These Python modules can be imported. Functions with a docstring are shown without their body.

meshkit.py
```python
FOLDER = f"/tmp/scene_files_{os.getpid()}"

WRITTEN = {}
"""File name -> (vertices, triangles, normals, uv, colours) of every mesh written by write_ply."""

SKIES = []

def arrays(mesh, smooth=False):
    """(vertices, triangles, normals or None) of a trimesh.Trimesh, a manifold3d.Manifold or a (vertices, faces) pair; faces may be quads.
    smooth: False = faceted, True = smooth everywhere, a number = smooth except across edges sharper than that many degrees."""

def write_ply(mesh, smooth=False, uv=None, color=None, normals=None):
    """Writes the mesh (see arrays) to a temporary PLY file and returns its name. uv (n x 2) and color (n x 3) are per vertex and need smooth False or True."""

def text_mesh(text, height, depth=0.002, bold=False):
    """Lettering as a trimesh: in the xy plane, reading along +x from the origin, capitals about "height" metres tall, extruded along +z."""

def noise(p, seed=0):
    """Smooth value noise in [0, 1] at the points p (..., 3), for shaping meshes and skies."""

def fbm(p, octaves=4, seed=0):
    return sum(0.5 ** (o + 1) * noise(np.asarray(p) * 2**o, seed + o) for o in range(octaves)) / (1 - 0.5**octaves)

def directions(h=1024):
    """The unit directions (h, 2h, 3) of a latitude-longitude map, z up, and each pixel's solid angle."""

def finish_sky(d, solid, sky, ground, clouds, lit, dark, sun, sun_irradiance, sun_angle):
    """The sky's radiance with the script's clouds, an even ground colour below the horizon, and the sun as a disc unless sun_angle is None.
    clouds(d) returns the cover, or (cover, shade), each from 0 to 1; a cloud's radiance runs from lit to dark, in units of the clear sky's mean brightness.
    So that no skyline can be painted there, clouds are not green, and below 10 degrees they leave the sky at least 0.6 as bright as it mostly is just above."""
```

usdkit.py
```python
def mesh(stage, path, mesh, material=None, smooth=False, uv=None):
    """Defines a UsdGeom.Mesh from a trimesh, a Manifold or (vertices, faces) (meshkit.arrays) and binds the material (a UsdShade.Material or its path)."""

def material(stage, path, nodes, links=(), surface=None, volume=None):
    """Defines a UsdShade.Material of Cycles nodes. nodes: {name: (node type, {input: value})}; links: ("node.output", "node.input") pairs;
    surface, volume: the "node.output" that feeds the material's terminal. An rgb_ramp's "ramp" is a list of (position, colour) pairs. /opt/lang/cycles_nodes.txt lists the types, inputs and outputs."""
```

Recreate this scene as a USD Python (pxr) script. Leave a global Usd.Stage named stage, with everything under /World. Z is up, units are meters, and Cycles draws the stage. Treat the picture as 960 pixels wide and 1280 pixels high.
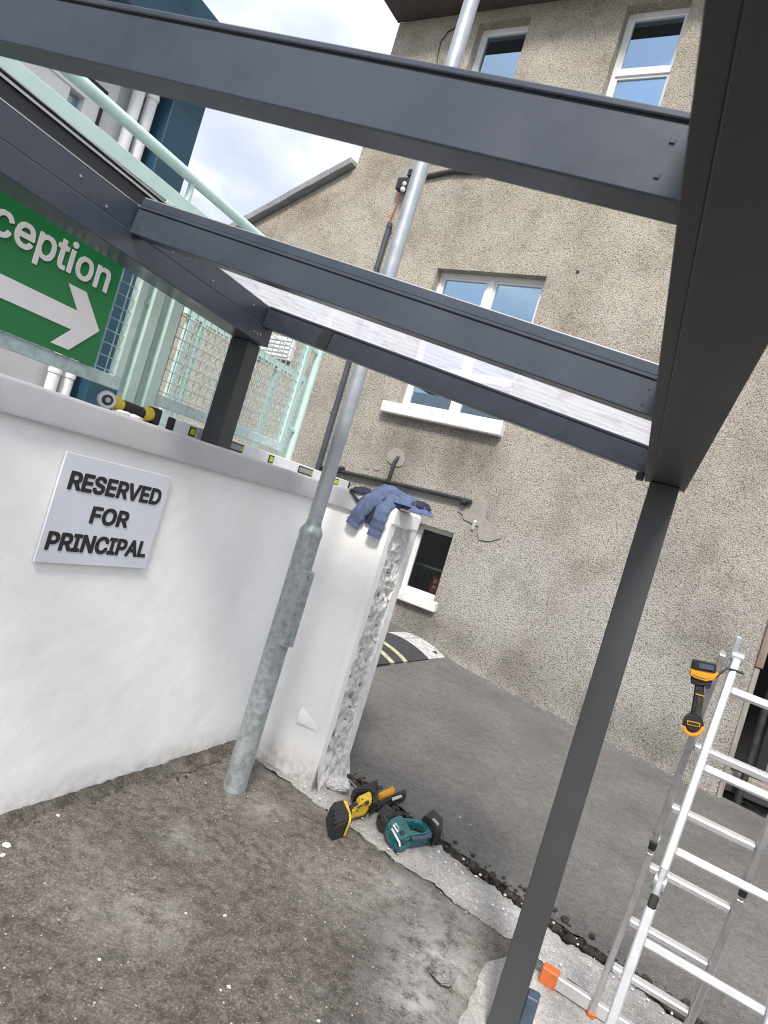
import math, random
import numpy as np, trimesh, manifold3d, shapely
from shapely.geometry import Polygon, box as sbox
from shapely import affinity
import meshkit, usdkit
from pxr import Usd, UsdGeom, UsdLux, UsdShade, Gf, Sdf

stage = Usd.Stage.CreateInMemory()
UsdGeom.Xform.Define(stage, '/World')
rad = math.radians

# ---------------------------------------------------------------- camera, sky, sun, exposure
EYE = np.array([0, 0, 1.5]); FPX = 853.0; ROLL = rad(16.8)
CR, SR = math.cos(ROLL), math.sin(ROLL)
cam = UsdGeom.Camera.Define(stage, '/World/camera')
cam.CreateHorizontalApertureAttr(24.0); cam.CreateVerticalApertureAttr(32.0)
cam.CreateFocalLengthAttr(24.0 * FPX / 960)
cam.CreateClippingRangeAttr((0.02, 2000.0))
cam.AddTransformOp().Set(Gf.Matrix4d(CR, 0, SR, 0, -SR, 0, CR, 0, 0, -1, 0, 0, *EYE, 1))
EXPOSURE = 1.45
cam.CreateExposureAttr(EXPOSURE)
cam.CreateFStopAttr(9.0); cam.CreateFocusDistanceAttr(3.8)
SUN_AZ = np.array([-0.14, -0.99]); SUN_EL = rad(50)
SUN_AZ = SUN_AZ / np.linalg.norm(SUN_AZ)
dome = UsdLux.DomeLight.Define(stage, '/World/sky')
sky = usdkit.material(stage, '/World/Looks/sky_air', {
    's': ('sky_texture', {'sky_type': 'single_scattering', 'sun_disc': False, 'sun_elevation': SUN_EL, 'sun_rotation': math.atan2(*SUN_AZ), 'air_density': 1.0, 'aerosol_density': 1.5}),
    'tc': ('texture_coordinate', {}),
    'mp': ('mapping', {'scale': (1.0, 1.0, 1.9), 'location': (0.0, 0.35, 0.0)}),
    'n': ('noise_texture', {'scale': 2.1, 'detail': 8.0, 'roughness': 0.56, 'distortion': 0.2}),
    'r': ('rgb_ramp', {'ramp': [(0.34, (0.22, 0.22, 0.22)), (0.50, (0.74, 0.74, 0.74)), (0.62, (1, 1, 1))]}),
    'n2': ('noise_texture', {'scale': 5.0, 'detail': 7.0, 'roughness': 0.55}),
    'r2': ('rgb_ramp', {'ramp': [(0.36, (4.9, 5.1, 5.9)), (0.52, (6.0, 6.2, 6.7)), (0.62, (8.2, 8.2, 8.2))]}),
    'mx': ('mix_color', {'use_clamp': False}),
    'sz': ('separate_xyz', {}), 'oz': ('map_range', {'from_min': 0.0, 'from_max': 1.0, 'to_min': 0.34, 'to_max': 1.04, 'clamp': True}),   # overcast: brightest overhead
    'ov': ('vector_math', {'math_type': 'scale'}),
    'b': ('background_shader', {'strength': 0.1})},
    [('tc.generated', 'mp.vector'), ('mp.vector', 'n.vector'), ('mp.vector', 'n2.vector'), ('n.fac', 'r.fac'), ('n2.fac', 'r2.fac'),
     ('r.color', 'mx.fac'), ('s.color', 'mx.a'), ('tc.generated', 'sz.vector'), ('sz.z', 'oz.value'), ('r2.color', 'ov.vector1'), ('oz.result', 'ov.scale'), ('ov.vector', 'mx.b'), ('mx.result', 'b.color')], surface='b.background')
UsdShade.MaterialBindingAPI.Apply(dome.GetPrim()).Bind(sky)
dome.GetPrim().SetCustomDataByKey('kind', 'structure')
sun = UsdLux.DistantLight.Define(stage, '/World/sun')
sun.CreateNormalizeAttr(True) if hasattr(sun, 'CreateNormalizeAttr') else None
sun.CreateIntensityAttr(0.4); sun.CreateAngleAttr(12.0); sun.CreateColorAttr(Gf.Vec3f(1.0, 0.95, 0.88))
_d = np.array([SUN_AZ[0] * math.cos(SUN_EL), SUN_AZ[1] * math.cos(SUN_EL), math.sin(SUN_EL)])
_x = np.cross([0, 0, 1], _d); _x /= np.linalg.norm(_x); _y = np.cross(_d, _x)
sun.AddTransformOp().Set(Gf.Matrix4d(*_x, 0, *_y, 0, *_d, 0, 0, 0, 10, 1))

# ---------------------------------------------------------------- helpers
names, origin = {}, {}


def numbered(parent, name):
    k = names.get((parent, name), 0); names[(parent, name)] = k + 1
    return f'{parent}/{name}' + (f'_{k:03d}' if k else '')


def tag(path, label=None, cat=None, group=None, kind=None):
    p = stage.GetPrimAtPath(path)
    for k, v in (('label', label), ('category', cat), ('group', group), ('kind', kind)):
        if v:
            p.SetCustomDataByKey(k, v)


def thing(name, label, cat, loc=(0, 0, 0), group=None):
    path = numbered('/World', name)
    x = UsdGeom.Xform.Define(stage, path); x.AddTranslateOp().Set(Gf.Vec3d(*map(float, loc)))
    origin[path] = np.array(loc, float)
    tag(path, label, cat, group)
    return path


def arr(m):
    if isinstance(m, list):
        m = trimesh.util.concatenate([trimesh.Trimesh(*arr(a), process=False) for a in m])
    v, f, _ = meshkit.arrays(m, False)
    return np.array(v, float), np.array(f)


def obj(name, m, mat, parent=None, smooth=False, label=None, cat=None, group=None, kind=None):
    par = parent or '/World'
    path = numbered(par, name)
    v, f = arr(m)
    o = origin.get(par, np.zeros(3)); origin[path] = o
    usdkit.mesh(stage, path, trimesh.Trimesh(v - o, f, process=False), MATS[mat], smooth=smooth)
    tag(path, label, cat, group, kind)
    return path


def U(*p):
    a = np.array(p, float); return a / np.linalg.norm(a)


def frame(o, x, y, z):
    m = np.eye(4); m[:3, 0] = x; m[:3, 1] = y; m[:3, 2] = z; m[:3, 3] = o
    return m


def bx(c, axes, half, ch=0.0):
    """box with chamfered edges, centre c, three axes, half sizes"""
    hx, hy, hz = half
    ch = min(ch, 0.45 * min(half))
    if ch > 0:
        P = []
        for sx in (-1, 1):
            for sy in (-1, 1):
                for sz in (-1, 1):
                    for k in range(3):
                        q = np.array([hx, hy, hz]) - ch; q[k] += ch
                        P.append(q * (sx, sy, sz))
        m = trimesh.convex.convex_hull(np.array(P))
    else:
        m = trimesh.creation.box([2 * hx, 2 * hy, 2 * hz])
    A = np.array(axes, float)
    v = np.array(m.vertices) @ A + np.array(c)
    f = np.array(m.faces)
    if np.linalg.det(A) < 0:
        f = f[:, ::-1]
    return trimesh.Trimesh(v, f, process=False)


def tube(pts, r, n=12, cap=True):
    pts = [np.array(p, float) for p in pts]
    rr = np.broadcast_to(r, len(pts))
    rings, prev = [], None
    for i, p in enumerate(pts):
        t = pts[min(i + 1, len(pts) - 1)] - pts[max(i - 1, 0)]; t /= np.linalg.norm(t)
        if prev is None:
            prev = np.cross(t, [0, 0, 1.0] if abs(t[2]) < .9 else [1.0, 0, 0])
        a = prev - t * (prev @ t); a /= np.linalg.norm(a); prev = a
        b = np.cross(t, a)
        th = np.linspace(0, 2 * np.pi, n, endpoint=False)
        rings.append(p + rr[i] * (np.cos(th)[:, None] * a + np.sin(th)[:, None] * b))
    v = np.vstack(rings); f = []
    for i in range(len(pts) - 1):
        for k in range(n):
            a, b = i * n + k, i * n + (k + 1) % n
            f += [[a, b, b + n], [a, b + n, a + n]]
    if cap:
        v = np.vstack([v, pts[0], pts[-1]])
        for k in range(n):
            f.append([len(v) - 2, (k + 1) % n, k]); f.append([len(v) - 1, (len(pts) - 1) * n + k, (len(pts) - 1) * n + (k + 1) % n])
    return trimesh.Trimesh(v, np.array(f), process=False)


def extr(poly, depth, M):
    gs = getattr(poly, 'geoms', [poly])
    m = trimesh.util.concatenate([trimesh.creation.extrude_polygon(g, depth, engine='earcut') for g in gs])
    m.apply_transform(M)
    return m


def bevel_extr(poly, depth, M, b):
    """extrusion with rounded-off rim on both sides"""
    cs = manifold3d.CrossSection([np.array(poly.exterior.coords)[:-1]] + [np.array(i.coords)[:-1][::-1] for i in poly.interiors], manifold3d.FillRule.EvenOdd)
    out = []
    ins = cs.offset(-b, manifold3d.JoinType.Round, 2.0, 12)
    mid = cs.offset(-b * .3, manifold3d.JoinType.Round, 2.0, 12)
    a = manifold3d.Manifold.extrude(ins, depth)
    a = a + manifold3d.Manifold.extrude(mid, depth - .6 * b).translate([0, 0, .3 * b])
    a = a + manifold3d.Manifold.extrude(cs, depth - 2 * b).translate([0, 0, b])
    v, f = arr(a)
    v = v @ M[:3, :3].T + M[:3, 3]
    return trimesh.Trimesh(v, f, process=False)


def grid(fn, us, vs, flip=False):
    us, vs = np.asarray(us), np.asarray(vs)
    A, B = np.meshgrid(us, vs, indexing='ij')
    P = fn(A, B); n, m = A.shape
    i = np.arange(n * m).reshape(n, m)
    f = np.vstack([np.stack([i[:-1, :-1], i[1:, :-1], i[1:, 1:]], -1).reshape(-1, 3), np.stack([i[:-1, :-1], i[1:, 1:], i[:-1, 1:]], -1).reshape(-1, 3)])
    if flip:
        f = f[:, ::-1]
    return trimesh.Trimesh(P.reshape(-1, 3), f, process=False)


def blob(c, r, seed, rough=.35, sub=1):
    m = trimesh.creation.icosphere(sub, 1.0)
    v = np.array(m.vertices)
    v *= (1 - rough / 2 + rough * meshkit.noise(v * 1.7 + 13.1 * seed, seed))[:, None]
    rs = np.random.RandomState(seed)
    a = rs.rand() * 6.28; R = trimesh.transformations.rotation_matrix(a, [0, 0, 1])[:3, :3]
    return trimesh.Trimesh((v * np.array(r)) @ R.T + np.array(c), m.faces, process=False)


def rock(c, r, seed):
    m = trimesh.creation.icosphere(4, 1.0)
    v = np.array(m.vertices)
    v *= (.55 + .7 * meshkit.fbm(v * 1.6 + seed, 5, seed) + .25 * (meshkit.fbm(v * 7 + seed, 3, seed + 1) - .5))[:, None]
    return trimesh.Trimesh(v * np.array(r) + np.array(c), m.faces, process=False)


def skin(chain, n=1, length=.012, iters=8):
    """chain: list of bones ((p, r), (q, r)); hulls of spheres, joined and smoothed"""
    ms = []
    for (p, a), (q, b) in chain:
        s = [manifold3d.Manifold.sphere(a, 14).translate(list(map(float, p))), manifold3d.Manifold.sphere(b, 14).translate(list(map(float, q)))]
        ms.append(manifold3d.Manifold.batch_hull(s))
    M = ms[0]
    for k in ms[1:]:
        M = M + k
    M = M.refine_to_length(length)
    v, f = arr(M)
    t = trimesh.Trimesh(v, f)
    trimesh.smoothing.filter_taubin(t, iterations=iters)
    return t


# planes of the place -------------------------------------------------------
def direction(x, y):
    dx, dy = x - 480, y - 640
    return np.array([(dx * CR + dy * SR) / FPX, 1.0, -(-dx * SR + dy * CR) / FPX])


def hit(x, y, p, n):
    d = direction(x, y)
    return EYE + d * (np.dot(np.array(p) - EYE, n) / np.dot(d, n))


Z3 = np.array([0, 0, 1.0])
PN = np.array([math.cos(rad(24)), -math.sin(rad(24)), 0]); PD = np.array([math.sin(rad(24)), math.cos(rad(24)), 0])   # yard wall: out of, along
W0 = np.array([-1.016, 2.5, 0])
SL = 0.073


def ground_z(X, Y):
    q = (X - W0[0]) * PN[0] + (Y - W0[1]) * PN[1]
    return -SL * np.clip(q, -1.2, 7.0)


GN = np.array([SL * PN[0], SL * PN[1], 1.0])
G = lambda x, y, up=0.0: hit(x, y, W0 + Z3 * up, GN)
WP = lambda t, o, z: W0 + PD * t - PN * o + Z3 * z
wpx = lambda x, y, o: (lambda P: (float((P - W0) @ PD), float(P[2])))(hit(x, y, W0 - PN * o, PN))
F0 = G(660, 877.6); F0 = np.array([F0[0], F0[1], 0.0])
EF = np.array([.8585, -.5127, 0]); EF /= np.linalg.norm(EF); NF = np.array([EF[1], -EF[0], 0])   # facade: along, out of
FP = lambda t, z, off=0.0: F0 + EF * t + NF * off + Z3 * z
fpx = lambda x, y, off=0.0: (lambda P: (float((P - F0) @ EF), float(P[2])))(hit(x, y, F0 + NF * off, NF))
E1 = np.array([math.cos(rad(20.7)), -math.sin(rad(20.7)), 0]); E2 = np.array([math.sin(rad(20.7)), math.cos(rad(20.7)), 0])   # canopy: across, along
CP = lambda a, b, z: E1 * a + E2 * b + Z3 * z

# ---------------------------------------------------------------- materials
MATS = {}


def mk(name, nodes, links, surface='p.BSDF'):
    MATS[name] = usdkit.material(stage, '/World/Looks/' + name, nodes, links, surface=surface)


def plain(name, c, c2=None, scale=6.0, rough=.5, rough2=None, metal=0.0, bump=0.0, bscale=60.0, detail=6.0, lo=.35, hi=.65, coat=0.0, bdist=.004, spec=.5, stretch=None):
    c2 = c2 or tuple(x * .85 for x in c)
    nodes = {'g': ('geometry', {}), 'm': ('mapping', {'scale': stretch or (1, 1, 1)}), 'n': ('noise_texture', {'scale': scale, 'detail': detail, 'roughness': .6}),
             'r': ('rgb_ramp', {'ramp': [(lo, c), (hi, c2)]}),
             'q': ('map_range', {'from_min': lo, 'from_max': hi, 'to_min': rough, 'to_max': rough2 if rough2 is not None else min(1, rough + .12), 'clamp': True}),
             'p': ('principled_bsdf', {'metallic': metal, 'coat_weight': coat, 'specular_ior_level': spec})}
    links = [('g.position', 'm.vector'), ('m.vector', 'n.vector'), ('n.fac', 'r.fac'), ('n.fac', 'q.value'), ('r.color', 'p.base_color'), ('q.result', 'p.roughness')]
    if bump:
        nodes['b1'] = ('noise_texture', {'scale': bscale, 'detail': 4.0, 'roughness': .6})
        nodes['bp'] = ('bump', {'strength': bump, 'distance': bdist})
        links += [('m.vector', 'b1.vector'), ('b1.fac', 'bp.height'), ('bp.normal', 'p.normal')]
    mk(name, nodes, links)


plain('anthracite', (.048, .058, .076), (.058, .069, .089), 5.0, .24, .42, bump=.05, bscale=900, bdist=.001)
plain('anthracite_post', (.044, .046, .049), (.052, .054, .057), 3.0, .42, .5)
plain('anthracite_matt', (.034, .035, .038), (.042, .043, .046), 3.0, .5, .6)
plain('galvanised', (.25, .285, .29), (.42, .455, .46), 34.0, .36, .55, lo=.36, hi=.66, metal=.45, bump=.08, bscale=30)
plain('galvanised_light', (.36, .39, .42), (.44, .47, .49), 14.0, .34, .5, metal=.45)
plain('aluminium', (.66, .66, .67), (.72, .72, .73), 24.0, .36, .42, metal=.7)
plain('aluminium_dark', (.48, .48, .48), (.58, .58, .58), 20.0, .35, .5, metal=.8)
plain('white_plastic', (.78, .78, .77), (.72, .72, .71), 5.0, .3, .4)
plain('white_paint_sill', (.80, .80, .79), (.66, .65, .62), 9.0, .5, .7, bump=.2, bscale=40)
plain('black_plastic', (.012, .012, .013), (.020, .020, .021), 40.0, .45, .6)
plain('black_rubber', (.016, .016, .017), (.075, .072, .068), 34.0, .7, .9, lo=.45, hi=.8)
plain('pipe_black', (.02, .021, .023), (.04, .04, .042), 20.0, .4, .6)
plain('pipe_slate', (.045, .052, .068), (.065, .072, .088), 12.0, .4, .6)
plain('yellow_tool', (.74, .50, .02), (.50, .36, .10), 34.0, .4, .7, lo=.45, hi=.75, bump=.1, bscale=200)
plain('amber_tool', (.70, .33, .02), (.60, .27, .02), 30.0, .4, .6)
plain('teal_tool', (.0, .11, .12), (.10, .17, .17), 34.0, .35, .7, lo=.45, hi=.80, bump=.1, bscale=200)
plain('orange_plastic', (.62, .16, .04), (.50, .12, .03), 40.0, .5, .65)
plain('steel_bright', (.55, .55, .56), (.45, .45, .46), 60.0, .3, .4, metal=.9)
plain('blue_grey_plastic', (.06, .085, .13), (.05, .07, .10), 40.0, .5, .6)
plain('mint_paint', (.56, .72, .66), (.48, .65, .58), 12.0, .4, .6, bump=.12, bscale=120, lo=.4, hi=.72)
plain('mint_worn', (.60, .73, .70), (.46, .57, .56), 34.0, .45, .7, bump=.2, bscale=120, lo=.42, hi=.66)
plain('mesh_wire', (.52, .66, .61), (.42, .52, .49), 40.0, .4, .6)
plain('grey_cladding', (.52, .52, .53), (.46, .46, .47), 2.5, .5, .6, bump=.05, bscale=60)
plain('light_cladding', (.66, .66, .65), (.58, .58, .57), 3.0, .5, .6)
plain('blue_steel', (.016, .060, .095), (.02, .07, .11), 4.0, .4, .5)
plain('sign_green', (.012, .17, .045), (.016, .19, .055), 2.0, .35, .45)
plain('sign_print_white', (.80, .78, .80), (.74, .72, .74), 3.0, .4, .5)
plain('sign_plate', (.66, .68, .74), (.62, .64, .70), 6.0, .35, .45)
plain('print_black', (.012, .012, .013), (.018, .018, .02), 30.0, .5, .6)
plain('level_white', (.78, .79, .80), (.70, .71, .72), 20.0, .35, .45)
plain('vial_green', (.50, .72, .02), (.42, .62, .02), 30.0, .2, .3)
plain('vial_clear', (.34, .33, .30), (.28, .28, .26), 30.0, .15, .25)
plain('fleece_blue', (.105, .14, .235), (.075, .10, .18), 40.0, .9, 1.0, bump=.5, bscale=420, bdist=.002)
plain('fleece_dark', (.022, .026, .05), (.03, .035, .065), 40.0, .9, 1.0, bump=.5, bscale=420, bdist=.002)
plain('cement_patch', (.27, .25, .225), (.34, .32, .29), 14.0, .8, .95, bump=.5, bscale=50)
plain('slate', (.20, .20, .21), (.28, .28, .29), 5.0, .6, .8, bump=.3, bscale=20)
plain('roof_dark', (.05, .045, .042), (.09, .075, .062), 7.0, .6, .8, bump=.2, bscale=24)
plain('gutter_dark', (.028, .027, .027), (.06, .052, .046), 9.0, .45, .7)
plain('rusty_timber', (.18, .10, .075), (.26, .20, .16), 14.0, .8, .95, bump=.6, bscale=60, stretch=(1, 1, .15))
plain('old_timber', (.22, .195, .165), (.36, .33, .29), 18.0, .8, .95, bump=.6, bscale=60, stretch=(1, 1, .12))
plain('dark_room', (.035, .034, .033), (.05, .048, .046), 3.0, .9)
plain('room_wall', (.55, .57, .52), (.40, .42, .38), 2.5, .9)
plain('red_box', (.55, .08, .07), (.48, .06, .06), 20.0, .5)
plain('mortar', (.44, .42, .39), (.66, .65, .63), 30.0, .9, 1.0, lo=.34, hi=.56, bump=1.0, bscale=90, bdist=.008)
plain('rubble_stone', (.40, .375, .34), (.54, .52, .48), 18.0, .85, 1.0, bump=.7, bscale=60, bdist=.006)
plain('plaster_white', (.80, .80, .78), (.66, .65, .62), 26.0, .7, .9, bump=.4, bscale=60)
plain('concrete_dark', (.16, .155, .15), (.24, .23, .22), 14.0, .8, .95, bump=.5, bscale=60)
plain('dirt', (.032, .028, .023), (.075, .066, .055), 24.0, .95, 1.0, bump=.9, bscale=90, bdist=.01)
plain('ramp_black', (.028, .032, .038), (.052, .056, .062), 14.0, .6, .8, bump=.3, bscale=140)
plain('ramp_white', (.66, .66, .65), (.30, .30, .295), 22.0, .6, .8, bump=.3, bscale=140)
plain('ramp_yellow', (.66, .64, .40), (.26, .25, .18), 26.0, .6, .8, bump=.3, bscale=140)
plain('red_cable', (.42, .09, .06), (.35, .08, .05), 20.0, .5)
plain('far_ground', (.10, .098, .092), (.13, .127, .12), .6, .9, bump=.3, bscale=20)


def asphalt(name, dark, mid, pale, chips, big, scale=1.0, patches=(), con=1.0):
    nodes = {'g': ('geometry', {}),
             'n1': ('noise_texture', {'scale': 1.3, 'detail': 5.0, 'roughness': .6}), 'r1': ('rgb_ramp', {'ramp': [(.3, dark), (.5, mid), (.74, pale)]}),
             'n2': ('noise_texture', {'scale': 112.0 * scale, 'detail': 4.0, 'roughness': .8}), 'r2': ('rgb_ramp', {'ramp': [(.3, (1 - .58 * con,) * 3), (.5, (1, 1, 1)), (.66, (1 + .75 * con, 1 + .72 * con, 1 + .66 * con))]}),
             'n3': ('voronoi_texture', {'scale': 60.0 * scale}), 'r3': ('rgb_ramp', {'ramp': [(0.0, (1, 1, 1)), (.12, (.6, .6, .6)), (.22, (0, 0, 0))]}),
             'n4': ('noise_texture', {'scale': 5.0, 'detail': 6.0, 'roughness': .65}), 'r4': ('rgb_ramp', {'ramp': [(.52, (0, 0, 0)), (.70, (big, big, big))]}),
             'n5': ('white_noise_texture', {}) if False else ('noise_texture', {'scale': 22.0, 'detail': 5.0, 'roughness': .7}), 'r5': ('rgb_ramp', {'ramp': [(.36, (1 - .40 * con ** 2,) * 3), (.52, (1, 1, 1)), (.68, (1 + .38 * con ** 2, 1 + .36 * con ** 2, 1 + .33 * con ** 2))]}),
             'm1': ('mix_color', {'blend_type': 'multiply', 'fac': 1.0, 'use_clamp': False}), 'm5': ('mix_color', {'blend_type': 'multiply', 'fac': 1.0, 'use_clamp': False}),
             'mc': ('math', {'math_type': 'multiply', 'value2': .75}), 'm2': ('mix_color', {'b': chips}), 'm3': ('mix_color', {'b': (.40, .385, .36)}),
             'bp': ('bump', {'strength': .9, 'distance': .006}), 'p': ('principled_bsdf', {'roughness': .9, 'specular_ior_level': .25})}
    links = [('g.position', f'n{i}.vector') for i in range(1, 6)] + [('n1.fac', 'r1.fac'), ('n2.fac', 'r2.fac'), ('n3.distance', 'r3.fac'), ('n4.fac', 'r4.fac'), ('n5.fac', 'r5.fac'),
             ('r1.color', 'm1.a'), ('r2.color', 'm1.b'), ('m1.result', 'm5.a'), ('r5.color', 'm5.b'), ('r3.color', 'mc.value1'), ('mc.value', 'm2.fac'), ('m5.result', 'm2.a'),
             ('m2.result', 'm3.a'), ('r4.color', 'm3.fac'), ('n2.fac', 'bp.height'), ('bp.normal', 'p.normal')]
    last = 'm3.result'
    for k, (c, r, amt) in enumerate(patches):       # spilt mortar dust, each patch where it lies
        nodes[f'vm{k}'] = ('vector_math', {'math_type': 'distance', 'vector2': tuple(c)})
        nodes[f'ad{k}'] = ('math', {'math_type': 'multiply_add', 'value2': .5 * r, 'value3': -.25 * r})
        nodes[f'sm{k}'] = ('math', {'math_type': 'add'})
        nodes[f'mr{k}'] = ('map_range', {'from_min': r * .15, 'from_max': r, 'to_min': amt, 'to_max': 0.0, 'clamp': True})
        nodes[f'mu{k}'] = ('math', {'math_type': 'multiply'})
        nodes[f'mm{k}'] = ('mix_color', {'b': (.50, .49, .47)})
        nodes[f'nn{k}'] = ('noise_texture', {'scale': 14.0, 'detail': 6.0, 'roughness': .75})
        nodes[f'nr{k}'] = ('map_range', {'from_min': .35, 'from_max': .62, 'clamp': True})
        links += [('g.position', f'vm{k}.vector1'), ('g.position', f'nn{k}.vector'), ('nn%d.fac' % k, f'ad{k}.value1'), (f'ad{k}.value', f'sm{k}.value1'), (f'vm{k}.value', f'sm{k}.value2'),
                  (f'sm{k}.value', f'mr{k}.value'), (f'nn{k}.fac', f'nr{k}.value'), (f'mr{k}.result', f'mu{k}.value1'), (f'nr{k}.result', f'mu{k}.value2'), (f'mu{k}.value', f'mm{k}.fac'), (last, f'mm{k}.a')]
        last = f'mm{k}.result'
    mk(name, nodes, links + [(last, 'p.base_color')])


asphalt('yard_asphalt', (.100, .086, .073), (.132, .117, .102), (.162, .148, .132), (.42, .40, .37), .10,
        patches=[(G(545, 1200), .30, 1.0), (G(520, 1250), .26, .9), (G(500, 1110), .2, .5), (G(150, 1120), .3, .3), (G(225, 1050), .16, .35), (G(205, 1155), .18, .3), (G(560, 1150), .30, .35), (G(440, 1120), .35, .3), (G(330, 1010), .2, .3), (G(420, 1010), .2, .55)])
asphalt('road_asphalt', (.108, .104, .098), (.132, .128, .121), (.165, .16, .152), (.32, .31, .295), .10, .9, con=.66)
asphalt('strip_concrete', (.19, .182, .168), (.36, .348, .33), (.58, .57, .55), (.62, .61, .59), .8, .8, con=.6)

asphalt('foot_soil', (.074, .065, .056), (.10, .089, .078), (.14, .128, .115), (.34, .32, .29), .2)
# rough-cast render
rc_nodes = {
    'g': ('geometry', {}), 'sx': ('separate_xyz', {}),
    'v': ('voronoi_texture', {'scale': 70.0}), 'vr': ('rgb_ramp', {'ramp': [(0.0, (1.14, 1.12, 1.09)), (.5, (1.0, 1.0, 1.0)), (.95, (.48, .47, .46))]}),
    'n1': ('noise_texture', {'scale': 66.0, 'detail': 4.0, 'roughness': .8}), 'r1': ('rgb_ramp', {'ramp': [(.34, (.36, .35, .34)), (.46, (.95, .95, .95)), (.66, (1.32, 1.30, 1.26))]}),
    'n2': ('noise_texture', {'scale': 1.1, 'detail': 6.0, 'roughness': .62}), 'r2': ('rgb_ramp', {'ramp': [(.33, (.355, .318, .265)), (.5, (.44, .40, .338)), (.68, (.515, .475, .41))]}),
    'n3': ('noise_texture', {'scale': 2.3, 'detail': 7.0, 'roughness': .7}), 'r3': ('rgb_ramp', {'ramp': [(.34, (.72, .71, .69)), (.50, (1, 1, 1)), (.64, (1, 1, 1)), (.76, (1.16, 1.16, 1.17))]}),
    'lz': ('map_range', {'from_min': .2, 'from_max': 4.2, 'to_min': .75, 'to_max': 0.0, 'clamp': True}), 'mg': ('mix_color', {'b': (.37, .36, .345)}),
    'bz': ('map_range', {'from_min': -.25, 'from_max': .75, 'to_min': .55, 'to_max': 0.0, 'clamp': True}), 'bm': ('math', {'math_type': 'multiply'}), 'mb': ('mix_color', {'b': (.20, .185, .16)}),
    'm1': ('mix_color', {'blend_type': 'multiply', 'fac': 1.0, 'use_clamp': False}), 'm2': ('mix_color', {'blend_type': 'multiply', 'fac': 1.0, 'use_clamp': False}), 'm3': ('mix_color', {'blend_type': 'multiply', 'fac': .75, 'use_clamp': False}),
    'ba': ('math', {'math_type': 'multiply_add', 'value2': -.6}), 'bp': ('bump', {'strength': 1.0, 'distance': .012}),
    'p': ('principled_bsdf', {'roughness': .95, 'specular_ior_level': .2})}
rc_links = [('g.position', 'v.vector'), ('g.position', 'n1.vector'), ('g.position', 'n2.vector'), ('g.position', 'n3.vector'), ('g.position', 'sx.vector'), ('v.distance', 'vr.fac'), ('n1.fac', 'r1.fac'), ('n2.fac', 'r2.fac'), ('n3.fac', 'r3.fac'),
    ('sx.z', 'lz.value'), ('lz.result', 'mg.fac'), ('r2.color', 'mg.a'), ('sx.z', 'bz.value'), ('bz.result', 'bm.value1'), ('n3.fac', 'bm.value2'), ('bm.value', 'mb.fac'), ('mg.result', 'mb.a'),
    ('mb.result', 'm1.a'), ('vr.color', 'm1.b'), ('m1.result', 'm2.a'), ('r1.color', 'm2.b'), ('m2.result', 'm3.a'), ('r3.color', 'm3.b'), 
    ('v.distance', 'ba.value1'), ('n1.fac', 'ba.value3'), ('ba.value', 'bp.height'), ('bp.normal', 'p.normal')]

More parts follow.
